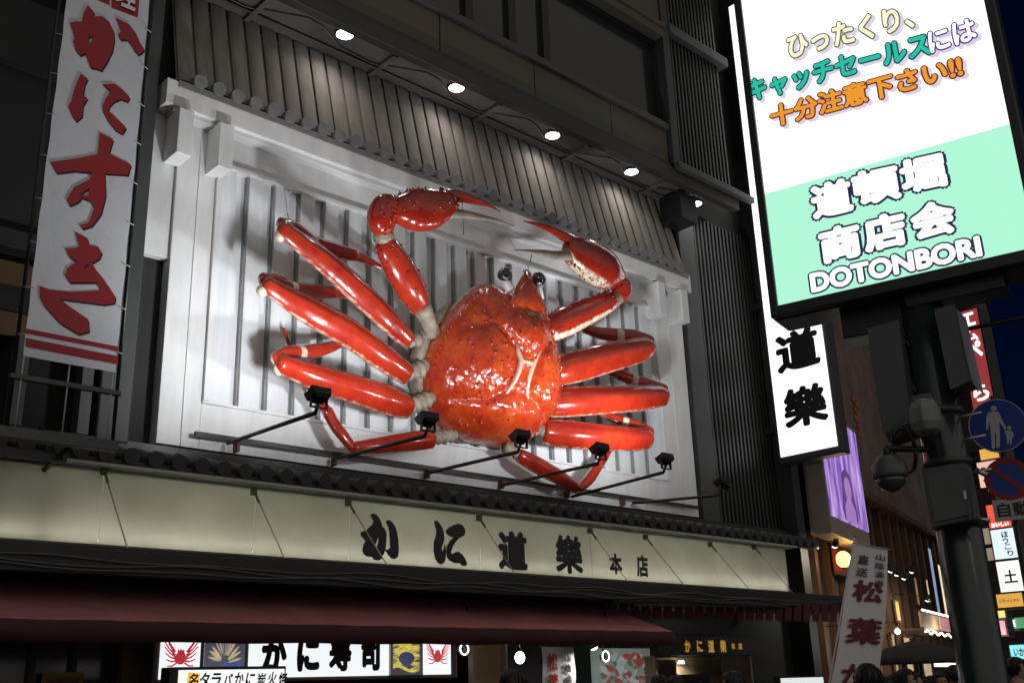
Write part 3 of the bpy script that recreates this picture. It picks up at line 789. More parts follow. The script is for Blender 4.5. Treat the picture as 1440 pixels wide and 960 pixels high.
b = MB(); b.box(-2, 19.5, 12.75, 12.8, ZS0 - .05, ZS1 + .03); b.box(-2, 19.5, YS, 12.75, ZS1 + .0, ZS1 + .03); b.box(19.45, 19.5, YS, 12.75, ZS0 - .05, ZS1); b.box(-2, 19.5, YS, 12.75, ZS0 - .05, ZS0 - .02)
b.build('light_box', mat('sign box white', (.7, .7, .66), .6), SG)
b = MB(); b.box(-2, 19.55, YS - .05, YS + .0, ZS0 - .055, ZS0); b.build('bottom_trim', mat('bronze sign trim', (.10, .075, .05), .4, var=.3), SG, bevel=.006)
b = MB(); b.box(-2, 19.7, YS - .19, YS + .3, ZS1 + .032, ZS1 + .072); b.build('top_ledge', mat('pale ledge', (.50, .53, .46), .5, var=.2), SG, bevel=.006)
b = MB()
for i, x in enumerate([3.2 + 1.17 * k for k in range(14)]):
    b.tube((x, 12.53, ZS0 + .08), (x + 1.08, 12.53, ZS0 + .08), .014, 8)
b.build('fluorescent_tubes', glow('fluorescent tube', (1, .98, .86), 1.2), SG)
for i in range(14):
    x = 3.2 + 1.17 * i
    pw_ = [2.0, 4.0, 6.4, 7.0, 6.0, 7.5, 7.5, 7.0, 7.5, 7.0, 7.0, 6.5, 5.0, 3.2][i]
    area('sign_tube_light', (x + .55, 12.45, ZS0 + .06), (x + .55, 12.28, ZS0 + .24), 1.1, .05, pw_ * SIGNP, (1, .99, .94), SG, 175)
KA1 = [(175,70),(210,55),(250,75),(285,120),(305,170),(315,210),(350,250),(368,300),(365,380),(355,480),(335,550),(318,560),(315,600),(270,625),(220,615),(195,580),(165,578),(130,575),(95,550),(78,500),(90,440),(115,390),(90,355),(60,325),(55,290),(85,268),(125,275),(140,240),(185,200),(205,180),(210,140),(185,105)]
KAH = [(268,330),(245,400),(222,450),(240,475),(262,440),(272,390)]
KA2 = [(365,145),(400,135),(440,165),(475,220),(495,290),(510,390),(515,500),(505,580),(470,605),(430,600),(390,560),(350,495),(390,488),(412,470),(410,380),(402,270),(390,215),(365,170)]
NI1 = [(945,150),(975,140),(1010,180),(1040,230),(1060,300),(1062,380),(1045,430),(1030,480),(1045,520),(1060,470),(1070,425),(1080,480),(1082,580),(1070,640),(1030,670),(990,655),(955,600),(935,500),(940,400),(965,320),(970,260),(955,210)]
NI2 = [(1085,265),(1120,225),(1180,195),(1230,178),(1280,195),(1310,240),(1318,290),(1300,325),(1240,355),(1200,400),(1165,460),(1145,520),(1150,550),(1190,525),(1230,515),(1280,550),(1320,610),(1340,665),(1320,690),(1280,685),(1255,655),(1190,655),(1130,625),(1095,580),(1085,520),(1095,450),(1130,390),(1175,345),(1120,325),(1090,295)]
b = MB()
tk = lambda q: tr(q, 500, 715, 8.571, YS, .004)
b.holed([tk(KA1), tk(KAH)], (0, -.012, 0))
for q in (KA2, NI1, NI2): b.slab(tk(q), (0, -.012, 0))
def fit(ch, px0, py0, px1, py1, y, mb, off, **k):
    """a glyph whose box on the wall plane spans the two photo points"""
    p, q = PY(px0, py0, y), PY(px1, py1, y)
    mb.text(ch, (p + q) / 2, XV, ZV, abs(q.x - p.x), abs(p.z - q.z), offset=off, lift=.004, th=.008, **k)
fit('道', 699, 744, 742, 803, YS, b, .055)
fit('樂', 779, 750, 820, 808, YS, b, .042)
fit('本', 855, 777, 875, 808, YS, b, .05)
fit('店', 893, 779, 912, 812, YS, b, .045)
b.build('lettering', INK, SG)
# stays from the sign to the canopy edge
ST = [(147, 663, 185, 790), (358, 692, 410, 806), (491, 708, 558, 816), (675, 729, 737, 827), (831, 747, 895, 834), (909, 756, 974, 837), (1000, 766, 1064, 840), (1062, 770, 1124, 844)]
SLAB = ['long stay wire crossing the dim left end of the lit sign', 'stay wire on the lit sign between the dim left panel and the first character', 'pale stay wire crossing the first character of the lit sign', 'stay wire crossing the third character of the lit sign',
        'stay wire crossing the small fifth character of the lit sign', 'stay wire right of the last small character of the lit sign', 'short stay wire near the right end of the lit sign', 'last stay wire at the right end of the lit sign']
for i, (a0, a1, b0, b1) in enumerate(ST):
    p = PY(a0, a1, 12.22); d = ray(b0, b1); q = C0 + d * ((p.x) / d.x)
    T = thing('stay_wire', SLAB[i], 'stay wire', p, 'stay wires over the shop sign')
    b = MB(); b.tube(p, q, .008, 6); b.build('rod', mat('stay rod', (.50, .48, .42), .35, metal=.6, var=.3), T)
    b = MB(); b.box(p.x - .03, p.x + .03, 12.2, 12.28, p.z - .03, p.z + .06); b.tube(p, p + (q - p) * .13, .017, 8); b.build('bracket', mat('weathered bracket', (.18, .17, .10), .6, var=.4), T)
    b = MB(); b.tube(q + (p - q) * .06, q - (p - q) * .02, .02, 8); b.build('turnbuckle', ALU, T)
# ------------------------------------------------------------------ black canopy over the pavement
CN = thing('entrance_canopy', 'flat black canopy running under the lit shop sign with cables along its edge', 'canopy', (9, 12, 2.7))
b = MB(); b.box(-2, 20.2, 11.0, 12.28, 2.88, 3.14); b.box(-2, 20.2, 10.96, 11.0, 2.84, 3.10); b.build('deck', BLACK, CN, bevel=.01)
b = MB()
for k in range(3):
    pts = []
    for i in range(90):
        x = -1 + i * .235
        pts.append((x, 10.93 - .01 * k, 2.99 - .045 * k + .02 * math.sin(i * .7 + k) + .035 * abs(math.sin(i * .21 + k * 2)) - .03))
    b.loft(pts, .010, n=6, ref=(0, 0, 1))
b.build('cable', mat('grey cable', (.10, .10, .10), .5), CN)
# ------------------------------------------------------------------ maroon awning
AW = thing('maroon_awning', 'sloping dark maroon cloth awning over the shop counter', 'awning', (6, 11, 2.1))
NXA, NYA = 120, 14
xa0, xa1 = -2.0, 13.28
def awz(x, k):
    sag = .012 * math.sin(math.pi * k) * (1 + .6 * math.sin(x * 5.1)) + .003 * math.sin(x * 7)
    return 2.96 + (2.345 - 2.96) * k - sag
b = MB(); vs = []; fs = []
for i in range(NXA + 1):
    x = xa0 + (xa1 - xa0) * i / NXA
    for j in range(NYA + 1):
        k = j / NYA; vs.append((x, 12.2 - 1.7 * k, awz(x, k)))
for i in range(NXA):
    for j in range(NYA):
        a = i * (NYA + 1) + j; fs.append((a, a + 1, a + NYA + 2, a + NYA + 1))
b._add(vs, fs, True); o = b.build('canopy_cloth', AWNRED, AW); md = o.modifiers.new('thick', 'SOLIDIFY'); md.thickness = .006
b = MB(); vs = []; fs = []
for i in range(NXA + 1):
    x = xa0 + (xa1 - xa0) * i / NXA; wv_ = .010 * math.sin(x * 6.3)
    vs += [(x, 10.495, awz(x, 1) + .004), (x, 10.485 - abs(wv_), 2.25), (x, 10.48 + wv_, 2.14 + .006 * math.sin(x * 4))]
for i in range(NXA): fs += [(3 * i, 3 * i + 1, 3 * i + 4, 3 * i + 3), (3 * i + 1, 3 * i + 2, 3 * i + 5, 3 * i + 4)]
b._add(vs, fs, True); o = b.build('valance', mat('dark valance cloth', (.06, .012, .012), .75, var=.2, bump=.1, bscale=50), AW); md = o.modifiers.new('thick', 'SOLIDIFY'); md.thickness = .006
b = MB()
for x in (-1.9, 2.0, 5.8, 9.6, 13.2): b.tube((x, 12.2, 2.9), (x, 10.52, 2.3), .02, 8)
b.tube((xa0, 10.52, 2.32), (xa1, 10.52, 2.32), .025, 8)
b.build('awning_frame', DSTEEL, AW)
# far eave with dark red hanging flaps
FV = thing('flap_curtain', 'row of dark red cloth flaps hanging along the canopy edge right of the awning', 'flap curtain', (16, 11, 2.6))
p0, p1 = PY(838, 846, 11.95), PY(1192, 850, 10.6)
q0, q1 = PY(838, 868, 11.95), PY(1192, 874, 10.6)
dv = (p1 - p0)
b = MB(); b.obox(p0 + ZV * .02, dv, YV * .05, ZV * .06); b.build('rail', BLACK, FV)
for i in range(25):
    a, c = (i + .08) / 25, (i + .78) / 25
    b = MB(); b.slab([p0 + dv * a, p0 + dv * c, q0 + (q1 - q0) * c, q0 + (q1 - q0) * a], (0, .012, 0)); b.build('flap', mat('dark red flap', (.10, .008, .012), .7, var=.3, vscale=3), FV)
# ------------------------------------------------------------------ vertical banner
YBN = 11.5
BN = thing('vertical_banner', 'tall white cloth banner with red brush lettering and two red stripes', 'banner', PY(97, 520, YBN))
bl, br_, tl_, tr_ = PY(32, 500, YBN), PY(164, 524, YBN), PY(93, 6, YBN), PY(209, 6, YBN)
xl = (bl.x + tl_.x) / 2; xr = (br_.x + tr_.x) / 2; zb = bl.z
def rip(x, z): return .010 * math.sin(z * 1.3 + x * 1.5) + .003 * math.sin(x * 4 + z * .9)
b = MB(); nx, nz_ = 24, 120; zt = zb + 7.2; vs = []; fs = []
for j in range(nz_ + 1):
    for i in range(nx + 1):
        x = xl + (xr - xl) * i / nx; z = zb + (zt - zb) * j / nz_
        vs.append((x + .004 * math.sin(z * 9), YBN + rip(x, z), z))
for j in range(nz_):
    for i in range(nx):
        a = j * (nx + 1) + i; fs.append((a, a + 1, a + nx + 2, a + nx + 1))
b._add(vs, fs, True); cl = b.build('cloth', LINEN, BN)
KAa = [(590,40),(632,85),(622,115),(690,115),(735,150),(765,210),(770,270),(755,350),(720,420),(680,480),(640,465),(605,460),(585,400),(570,365),(535,378),(505,345),(490,285),(500,262),(485,210),(467,158),(510,150),(550,152),(560,95)]
KAb = [(590,262),(605,250),(632,248),(600,305)]
KAc = [(780,122),(820,140),(870,165),(920,230),(945,290),(972,330),(960,355),(930,370),(905,345),(880,300),(855,270),(810,268),(793,240),(815,215),(800,170)]
NIa = [(540,503),(588,535),(568,575),(555,650),(585,665),(555,720),(550,790),(510,822),(485,790),(458,720),(475,690),(500,600)]
NIb = [(687,575),(770,570),(820,605),(872,660),(855,688),(810,670),(765,690),(735,720),(725,750),(770,790),(848,865),(820,908),(770,880),(720,815),(690,755),(690,715),(715,660),(745,620)]
SUa = [(335,18),(380,40),(365,88),(440,125),(430,160),(352,155),(355,230),(340,290),(310,330),(278,340),(270,328),(300,318),(318,270),(300,245),(275,235),(262,250),(235,262),(225,240),(250,200),(300,175),(310,152),(250,145),(190,152),(170,115),(250,105),(328,90)]
SUh = [(266,226),(299,203),(297,230),(280,228)]
KIa = [(255,350),(295,372),(300,395),(330,400),(343,420),(335,440),(310,455),(325,480),(350,510),(390,570),(385,590),(350,595),(200,575),(240,605),(298,645),(300,685),(265,695),(200,655),(150,600),(135,570),(135,532),(170,545),(240,552),(340,548),(325,520),(235,520),(220,495),(230,470),(262,450),(235,435),(222,405),(250,405),(268,400)]
KIh = [(276,472),(299,457),(300,472)]
def onb(q, ox, oy, sc, lift, dx=0, dz=0):
    o_ = []
    n = len(q)
    for i in range(n):
        (a0, b0), (a1, b1) = q[i], q[(i + 1) % n]
        for k in range(4):
            p = PY(ox + (a0 + (a1 - a0) * k / 4) / sc, oy + (b0 + (b1 - b0) * k / 4) / sc, YBN)
            o_.append(Vector((p.x + dx, YBN + rip(p.x + dx, p.z + dz) - lift, p.z + dz)))
    return o_
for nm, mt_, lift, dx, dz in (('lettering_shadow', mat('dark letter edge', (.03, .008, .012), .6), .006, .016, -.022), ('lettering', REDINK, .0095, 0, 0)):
    b = MB()
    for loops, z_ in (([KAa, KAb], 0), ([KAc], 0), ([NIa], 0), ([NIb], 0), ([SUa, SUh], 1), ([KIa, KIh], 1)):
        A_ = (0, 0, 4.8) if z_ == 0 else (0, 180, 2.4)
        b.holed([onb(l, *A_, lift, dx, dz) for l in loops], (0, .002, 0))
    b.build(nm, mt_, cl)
b = MB()
for za, zc in (((676, 693)), ((708, 738))):
    pts = [(86, za), (240, za + 30), (399, za + 61), (399, zc + 60), (240, zc + 29), (86, zc)]
    b.slab(onb(pts, 0, 180, 2.4, .006), (0, .002, 0))
b.build('stripes', REDINK, cl)
b = MB()
def bq(px): return [Vector((p.x, YBN + rip(p.x, p.z) - .006, p.z)) for p in (PY(a_, c_, YBN) for a_, c_ in px)]
b.slab(bq([(157, -46), (157, 11.5), (176, 18), (194, 25), (199, -30)]), (0, .003, 0)); b.slab(bq([(128, -56), (131, -2), (154, 8), (155, -47)]), (0, .003, 0))
b.build('top_block', REDINK, cl)
b = MB()
c_ = PY(177, -9, YBN); b.text('理', (c_.x, YBN - .021, c_.z), XV, ZV, .26, .46, offset=.02); c_ = PY(142, -24, YBN); b.text('料', (c_.x, YBN - .021, c_.z), XV, ZV, .2, .40, offset=.02)
b.build('white_lettering', mat('white letter cloth', (.75, .75, .78), .7), cl)
b = MB()
b.tube((xl - .06, YBN + .06, zb - .9), (xl - .06, YBN + .06, zt), .022, 8); b.tube((xr + .06, YBN + .06, zb - .9), (xr + .06, YBN + .06, zt), .022, 8)
b.build('side_poles', DSTEEL, BN)
b = MB(); b.box(xl - .1, xr + .1, YBN + .02, YBN + .08, zb - .26, zb - .20); b.box(xl - .35, xr + .1, YBN - .02, YBN + .10, zb - .92, zb - .80); b.box(xl - .3, xr - .3, YBN + .4, YBN + .5, zb - 1.02, zb - .94)
b.build('bottom_rails', mat('galvanised rail', (.10, .10, .095), .45, metal=.4, var=.3), BN, bevel=.006)
b = MB()
for x in (xl + .02, (xl + xr) / 2, xr - .02): b.tube((x, YBN + .03, zb), (x, YBN + .04, zb - .85), .009, 6)
for k in range(13):
    z = zb + .25 + k * .55
    b.tube((xl - .07, YBN + .04, z), (xl + .03, YBN - .01, z), .007, 5); b.tube((xr + .07, YBN + .04, z), (xr - .03, YBN - .01, z), .007, 5)
b.build('ties', mat('white tie cord', (.4, .4, .4), .6), BN)
b = MB()
for x in (xl - .2, xr - .4): b.tube((x, YBN, zb - .88), (x, 12.8, zb - 1.15), .03, 8); b.tube((x, YBN + .3, zb - 1.0), (x, 12.6, zb - .5), .02, 8)
b.build('wall_brackets', DSTEEL, BN)
# ------------------------------------------------------------------ projecting lit sign
PSX = PY(1098, 640, 12.6).x
pb0 = PX(1098, 640, PSX); pb1 = PX(1178, 629, PSX)
ya, yb_ = pb1.y, pb0.y; zb0 = (pb0.z + pb1.z) / 2
PS = thing('projecting_sign', 'tall white backlit projecting sign with black brush characters, partly behind the big screen', 'sign', (PSX, ya, zb0))
b = MB(); b.box(PSX + .02, PSX + .34, ya - .10, yb_ + .10, zb0 - .16, zb0 + 12); b.build('casing', mat('sign casing', (.03, .028, .03), .4, var=.2), PS, bevel=.02)
b = MB(); b.box(PSX - .01, PSX + .02, ya, yb_, zb0, zb0 + 11.9); b.build('face', glow('lit sign face', (.97, .98, 1.0), 1.25, var=.06), PS)
b = MB(); b.box(PSX + .05, PSX + .3, yb_ + .1, 13.1, zb0 + .6, zb0 + .75); b.box(PSX + .05, PSX + .3, yb_ + .1, 13.1, zb0 + 3.6, zb0 + 3.75); b.build('wall_bracket', DSTEEL, PS)
b = MB()
for ch, (l, t, r_, bt) in (('道', (1090, 462, 1152, 521)), ('樂', (1101, 540, 1163, 600))):
    p = PX((l + r_) / 2, (t + bt) / 2, PSX - .012)
    w_ = abs(PX(l, (t + bt) / 2, PSX).y - PX(r_, (t + bt) / 2, PSX).y); h_ = abs(PX((l + r_) / 2, t, PSX).z - PX((l + r_) / 2, bt, PSX).z)
    b.text(ch, p, -YV, ZV, w_ * 1.02, h_ * .97, offset=.045, lift=.002)
    if ch == '道': zc = p.z; hh = h_ * .86; pit = p.z - PX(1132, 570, PSX).z; ym = p.y
b.text('に', (PSX - .012, ym, zc + pit), -YV, ZV, hh * .95, hh, offset=.05, lift=.002); b.text('か', (PSX - .012, ym, zc + 2 * pit), -YV, ZV, hh * .95, hh, offset=.05, lift=.002)
b.build('lettering', INK, PS)

# ------------------------------------------------------------------ big screen on a mast
SU = Vector((.23, -.97, 0)).normalized(); SN = SU.cross(ZV)
SA = PY(1095, 432, 4.5)
def sp(px, py, off=0.0): return PP(px, py, SA + SN * off, SN)
sr = sp(1456, 347); SWID = (sr - SA).dot(SU)
zs0 = (SA.z + sr.z) / 2; zs1 = zs0 + 4.0
zmid = sp(1240, 226).z
SA.z = zs0
VS = thing('video_screen', 'big bright video screen showing coloured japanese warning text above a mint green panel', 'video screen', Vector((7.98, 3.5, zs0)))
b = MB(); b.obox(SA - SU * .075 - ZV * .11 - SN * .42, SU * (SWID + .15), SN * .40, ZV * (zs1 - zs0 + .2)); b.build('cabinet', mat('screen cabinet', (.018, .02, .026), .3, var=.2), VS, bevel=.03)
b = MB()
b.obox(SA - SU * .07 - ZV * .1 - SN * .02, SU * .07, SN * .05, ZV * (zs1 - zs0 + .2)); b.obox(SA + SU * SWID - ZV * .1 - SN * .02, SU * .07, SN * .05, ZV * (zs1 - zs0 + .2))
b.obox(SA - ZV * .1 - SN * .02, SU * SWID, SN * .05, ZV * .1)
b.build('bezel', mat('screen bezel', (.02, .02, .022), .3), VS, bevel=.008)
b = MB(); b.obox(SA + ZV * (zmid - zs0) - SN * .01, SU * SWID, SN * .01, ZV * (zs1 - zmid)); b.build('white_panel', glow('screen white', (1, .985, 1), 1.35, (.02, .02, .02)), VS)
b = MB(); b.obox(SA - SN * .01, SU * SWID, SN * .01, ZV * (zmid - zs0)); b.build('mint_panel', glow('screen mint', (.46, 1.0, .72), .95, (.02, .02, .02)), VS)
b = MB(); b.obox(SA + SU * .45 - ZV * .34 - SN * .5, SU * .75, SN * .30, ZV * .24); b.obox(SA + SU * 1.0 - ZV * .22 - SN * .40, SU * .75, SN * .3, ZV * .12); b.build('mounting_frame', DSTEEL, VS, bevel=.01)
def sline(mb, s_, l, r_, hpx, off, lift, dxy=(0, 0), fit=None):
    p, q = sp(*l), sp(*r_)
    c = (p + q) / 2 + SU * dxy[0] + ZV * dxy[1]
    k = depth(c) / FOC
    w_ = (q - p).dot(SU)
    vv = (q - p) - SU * w_
    uu = (q - p).normalized()
    mb.text(s_, c, uu, ZV, (q - p).length, hpx * k, offset=off, lift=lift, th=0, fit=fit)
SCOL = {}
def layer(nm, rows, mt, off, lift, fit=None, dxy=(0, 0)):
    b = MB()
    for r_ in rows: sline(b, *r_, off, lift, dxy, fit)
    b.build(nm, mt, VS)
row1 = [('ひったくり、', (1108, 68), (1284, 22), 40)]
row2a = [('キャッチセールス', (1052, 130), (1308, 62), 38)]
row2b = [('には', (1306, 62), (1372, 40), 36)]
row3 = [('十分注意下さい!!', (1084, 166), (1353, 92), 37)]
kj = []
for ch, bx in (('道', (1138, 246, 1202, 313)), ('頓', (1196, 228, 1269, 295)), ('堀', (1263, 209, 1333, 280)), ('商', (1150, 310, 1214, 374)), ('店', (1211, 293, 1278, 359)), ('会', (1278, 276, 1346, 342))):
    mx_, my_ = (bx[0] + bx[2]) / 2, (bx[1] + bx[3]) / 2
    kj.append((ch, (bx[0] + 3, my_ + 7), (bx[2] - 3, my_ - 7), 54))
kj2 = [('DOTONBORI', (1140, 399), (1380, 346), 31)]
SHD = glow('screen lilac shadow', (.80, .70, .86), .9, (.02, .02, .02)); NAVY = glow('screen navy outline', (.02, .03, .12), .6, (.01, .01, .02)); TEAL = glow('screen teal', (.02, .62, .42), .85, (.02, .02, .02)); ORNG = glow('screen orange', (1.0, .38, .03), .85, (.02, .02, .02))
CRM = glow('screen cream', (1.0, .95, .70), 1.0, (.02, .02, .02)); DRED = glow('screen maroon outline', (.22, .01, .02), .6, (.01, .01, .02)); WHT = glow('screen white letters', (1, 1, 1), 1.25, (.02, .02, .02)); DTEAL = glow('screen dark teal outline', (.005, .10, .13), .6, (.01, .01, .02)); OLIVE = glow('screen olive outline', (.22, .30, .10), .5, (.01, .01, .02)); VIOL = glow('screen violet outline', (.12, .06, .42), .6, (.01, .01, .02))
layer('text_shadow', row1 + row2a + row2b + row3, SHD, .10, .002, .035, (.025, -.03))
layer('yellow_outline', row1, OLIVE, .09, .006, .035); layer('yellow_text', row1, CRM, .035, .010)
layer('teal_outline', row2a, DTEAL, .10, .006, .04); layer('teal_text', row2a, TEAL, .04, .010)
layer('violet_outline', row2b, VIOL, .09, .006, .035); layer('white_text', row2b, WHT, .03, .010, .035)
layer('maroon_outline', row3, DRED, .10, .006, .04); layer('orange_text', row3, ORNG, .04, .010)
layer('navy_outline', kj, NAVY, .125, .006, .06); layer('navy_outline', kj2, NAVY, .12, .006, .05)
layer('white_lettering', kj, WHT, .058, .010, .06); layer('white_lettering', kj2, WHT, .05, .010)
# mast
MP = PY(1347, 740, 3.5); MP.z = 0
MT = thing('screen_mast', 'thick dark green steel mast carrying the big video screen', 'mast', MP)
GREENP = mat('dark green mast paint', (.030, .048, .044), .22, var=.35, vscale=4, coat=.4)
b = MB(); b.loft([MP, MP + ZV * 1.2, MP + ZV * 5.6], [.178, .172, .16], n=36, ref=(1, 0, 0)); b.loft([MP, MP + ZV * .12], [.26, .26], n=30, ref=(1, 0, 0)); b.build('shaft', GREENP, MT)
b = MB(); b.loft([MP + ZV * 2.62, MP + ZV * 2.68], .19, n=30, ref=(1, 0, 0)); b.loft([MP + ZV * 3.5, MP + ZV * 3.55], .185, n=30, ref=(1, 0, 0)); b.loft([MP + ZV * 3.1, MP + ZV * 3.14], .185, n=30, ref=(1, 0, 0)); b.build('strap_bands', STEEL, MT)
b = MB()
for z in (3.02, 3.28, 3.46, 3.66, 3.86):
    p = MP + ZV * z; b.tube(p, p + SU * .32 + SN * .08, .012, 6)
b.build('step_bolts', ALU, MT)
b = MB(); p = MP + ZV * 4.15; b.tube(p, p + SU * 1.0 + ZV * .02, .016, 8); b.build('side_arm', DSTEEL, MT)
MF = MP + SN * .24
def mp_(px, py, off=0.0): return PP(px, py, MF + SN * off, SN)
def plate(px, th, off=0.0): 
    pts = [mp_(a, c, off) for a, c in px]
    return MB().slab(pts, -SN * th)
GREYBOX = mat('grey enclosure', (.10, .11, .115), .45, var=.2, vscale=3)
T = thing('loudspeaker_box', 'tall grey box speaker hung left of the screen mast', 'speaker', mp_(1252, 600)); b = plate([(1222, 463), (1262, 452), (1284, 594), (1243, 607)], .26, .05); b.build('cabinet', GREYBOX, T, bevel=.012)
b = MB(); b.tube(mp_(1268, 530, -.1), MP + ZV * 3.5, .025, 8); b.tube(mp_(1262, 470, -.1), MP + ZV * 3.9, .025, 8); b.build('bracket', DSTEEL, T)
b = plate([(1243, 607), (1284, 594), (1290, 606), (1250, 620)], .24, .045); b.build('base_cap', BLACK, T)
T = thing('loudspeaker_box', 'narrow dark box speaker hung right of the screen mast', 'speaker', mp_(1340, 540)); b = plate([(1316, 436), (1341, 430), (1366, 536), (1338, 545)], .24, .02); b.build('cabinet', GREYBOX, T, bevel=.012)
b = plate([(1342, 432), (1352, 440), (1377, 548), (1367, 538)], .20, -.01); b.build('lit_side', mat('lit side grey', (.35, .36, .38), .5, var=.2), T)  # lit side of the box, its brightness put into a paler grey
b = MB(); b.tube(mp_(1346, 500, -.1), MP + ZV * 3.6, .025, 8); b.build('bracket', DSTEEL, T)
T = thing('control_cabinet', 'grey steel control cabinet strapped to the screen mast', 'control cabinet', mp_(1330, 738)); b = plate([(1298, 661), (1356, 652), (1370, 729), (1311, 739)], .22, .1); b.build('cabinet', GREYBOX, T, bevel=.01)
b = plate([(1304, 668), (1351, 661), (1362, 724), (1315, 732)], .012, .113); b.build('door', mat('cabinet door', (.12, .13, .13), .4, var=.2), T, bevel=.004)
b = plate([(1354, 690), (1358, 689), (1360, 701), (1356, 702)], .02, .13); b.build('latch', ALU, T)
b = MB(); b.tube(mp_(1372, 660, 0), mp_(1388, 668, 0), .02, 8); b.tube(mp_(1372, 728, 0), mp_(1392, 732, 0), .018, 8); b.build('conduit', ALU, T)
# camera housings
def dome(px, py, rpx, label, off=.25):
    c = mp_(px, py, off); r_ = rpx * depth(c) / FOC
    T = thing('security_camera', label, 'camera', c, 'cameras on the mast')
    b = MB(); b.loft([c + ZV * r_ * 1.15, c + ZV * r_ * 1.1, c + ZV * r_ * .6, c, c - ZV * r_ * .15], [r_ * .5, r_ * .62, r_ * .98, r_, r_ * .97], n=24, ref=(1, 0, 0)); b.build('housing', mat('camera housing', (.10, .11, .11), .4, var=.15), T)
    b = MB()
    b.loft([c - ZV * r_ * k for k in (.16, .45, .75, .95, 1.02)], [r_ * k for k in (.9, .84, .6, .28, .05)], n=24, ref=(1, 0, 0)); b.build('dome', mat('smoked dome', (.06, .065, .065), .1, coat=.6), T)
    b = MB(); b.tube(c + ZV * r_ * 1.1, c + ZV * r_ * 1.6, .03, 10); b.tube(c + ZV * r_ * 1.6, Vector((MP.x, MP.y, c.z + r_ * 1.7)), .025, 8); b.build('bracket', DSTEEL, T)
c = mp_(1302, 587, .22); k = depth(c) / FOC
T = thing('signal_housing', 'pale grey faceted housing with a bulging front on the mast above the control cabinet', 'housing', c)
b = MB(); b.loft([c + ZV * k * q for q in (26, 24, 12, -8, -20, -25)], [k * q for q in (10, 17, 22, 24, 20, 9)], n=6, ref=SN, smooth=False); b.build('shell', mat('pale grey housing', (.22, .24, .235), .45, var=.2), T, bevel=.012)
b = MB(); b.cbox(c + ZV * k * 28, SU * k * 26, SN * k * 20, ZV * k * 8); b.build('cap', GREYBOX, T, bevel=.006)
b = MB(); b.tube(c, MP + ZV * c.z, .03, 8); b.build('bracket', DSTEEL, T)
dome(1252, 668, 24, 'grey dome camera on an arm left of the control cabinet', .2)
c = mp_(1272, 632, .15); k = depth(c) / FOC
b = MB(); b.loft([c + SU * (15 * k * math.cos(a * .3)) + ZV * (32 * k * math.sin(a * .3)) + SN * .02 * math.sin(a) for a in range(22)], .016, n=8, ref=SN)
o = b.build('cable_loop', BLACK); tag(o, 'coiled black cable hanging between the box speaker and the dome camera', 'cable')
b = MB(); b.tube(mp_(1262, 466), mp_(1270, 488), .01, 8)
# ------------------------------------------------------------------ road signs on their own post
RD = 11.6
def rp(px, py, off=0.0):
    n_ = -ray(1410, 640); n_.z = 0; n_.normalize()
    return PP(px, py, C0 + ray(1403, 598) * (RD / FOC) + n_ * off, n_), n_
pc, rn = rp(1403, 598); ru = ZV.cross(rn).normalized()
RP = thing('sign_post', 'slim dark post at the right edge holding the round road signs', 'post', Vector((pc.x - rn.x * .08, pc.y - rn.y * .08, 0)))
b = MB(); b.tube(RP.location, RP.location + ZV * (pc.z + .35), .038, 14); b.build('shaft', mat('sign post paint', (.03, .035, .033), .35, var=.2), RP)
BLUE = mat('road sign blue', (.02, .06, .36), .35, var=.1); RSW = mat('road sign white', (.55, .56, .58), .4); RSR = mat('road sign red', (.33, .012, .018), .35)
T = thing('pedestrian_sign', 'round blue sign with a white adult and child walking', 'road sign', pc - rn * .0, 'road signs on the post')
r_ = .30
b = MB(); b.loft([pc - rn * .03, pc], [r_, r_], n=48, ref=ZV, smooth=False); b.build('plate', BLUE, T, bevel=.003)
b = MB(); n_ = 48; b.holed([[pc + ru * (r_ * .995 * math.cos(6.2832 * i / n_)) + ZV * (r_ * .995 * math.sin(6.2832 * i / n_)) for i in range(n_)], [pc + ru * (r_ * .965 * math.cos(6.2832 * i / n_)) + ZV * (r_ * .965 * math.sin(6.2832 * i / n_)) for i in range(n_)]], rn * .003); b.build('border', RSW, T)
def fig(mb, pts, off): mb.slab([rp(a, c, off)[0] for a, c in pts], rn * .002)
b = MB()
def zz(l): return [(1200 + a / 3.43, 400 + c / 3.43) for a, c in l]
hd = rp(*zz([(677, 597)])[0], .003)[0]; b.disc(hd, rn, .031, .002, 20)
hd = rp(*zz([(752, 690)])[0], .003)[0]; b.disc(hd, rn, .022, .002, 20)
fig(b, zz([(652, 614), (700, 612), (712, 640), (738, 692), (730, 698), (704, 660), (706, 700), (708, 775), (700, 790), (690, 784), (688, 715), (682, 715), (684, 785), (676, 795), (668, 788), (662, 700), (656, 660), (650, 700), (640, 698), (641, 640)]), .003)
fig(b, zz([(742, 704), (764, 703), (774, 720), (770, 740), (764, 735), (764, 765), (756, 770), (754, 748), (750, 748), (748, 768), (740, 765), (740, 735), (730, 712), (733, 698)]), .003)
b.build('figures', RSW, T)
pc2 = rp(1417, 673)[0]; r2 = .235
T = thing('no_parking_sign', 'round blue sign with a red ring and slash below the walking figures', 'road sign', pc2, 'road signs on the post')
b = MB(); b.loft([pc2 - rn * .03, pc2], [r2, r2], n=48, ref=ZV, smooth=False); b.build('plate', BLUE, T, bevel=.003)
b = MB(); cir = lambda c, q: [c + ru * (q * math.cos(6.2832 * i / 48)) + ZV * (q * math.sin(6.2832 * i / 48)) for i in range(48)]
b.holed([cir(pc2, r2 * .99), cir(pc2, r2 * .76)], rn * .003)
dg_ = (ru - ZV).normalized(); pd = (ru + ZV).normalized()
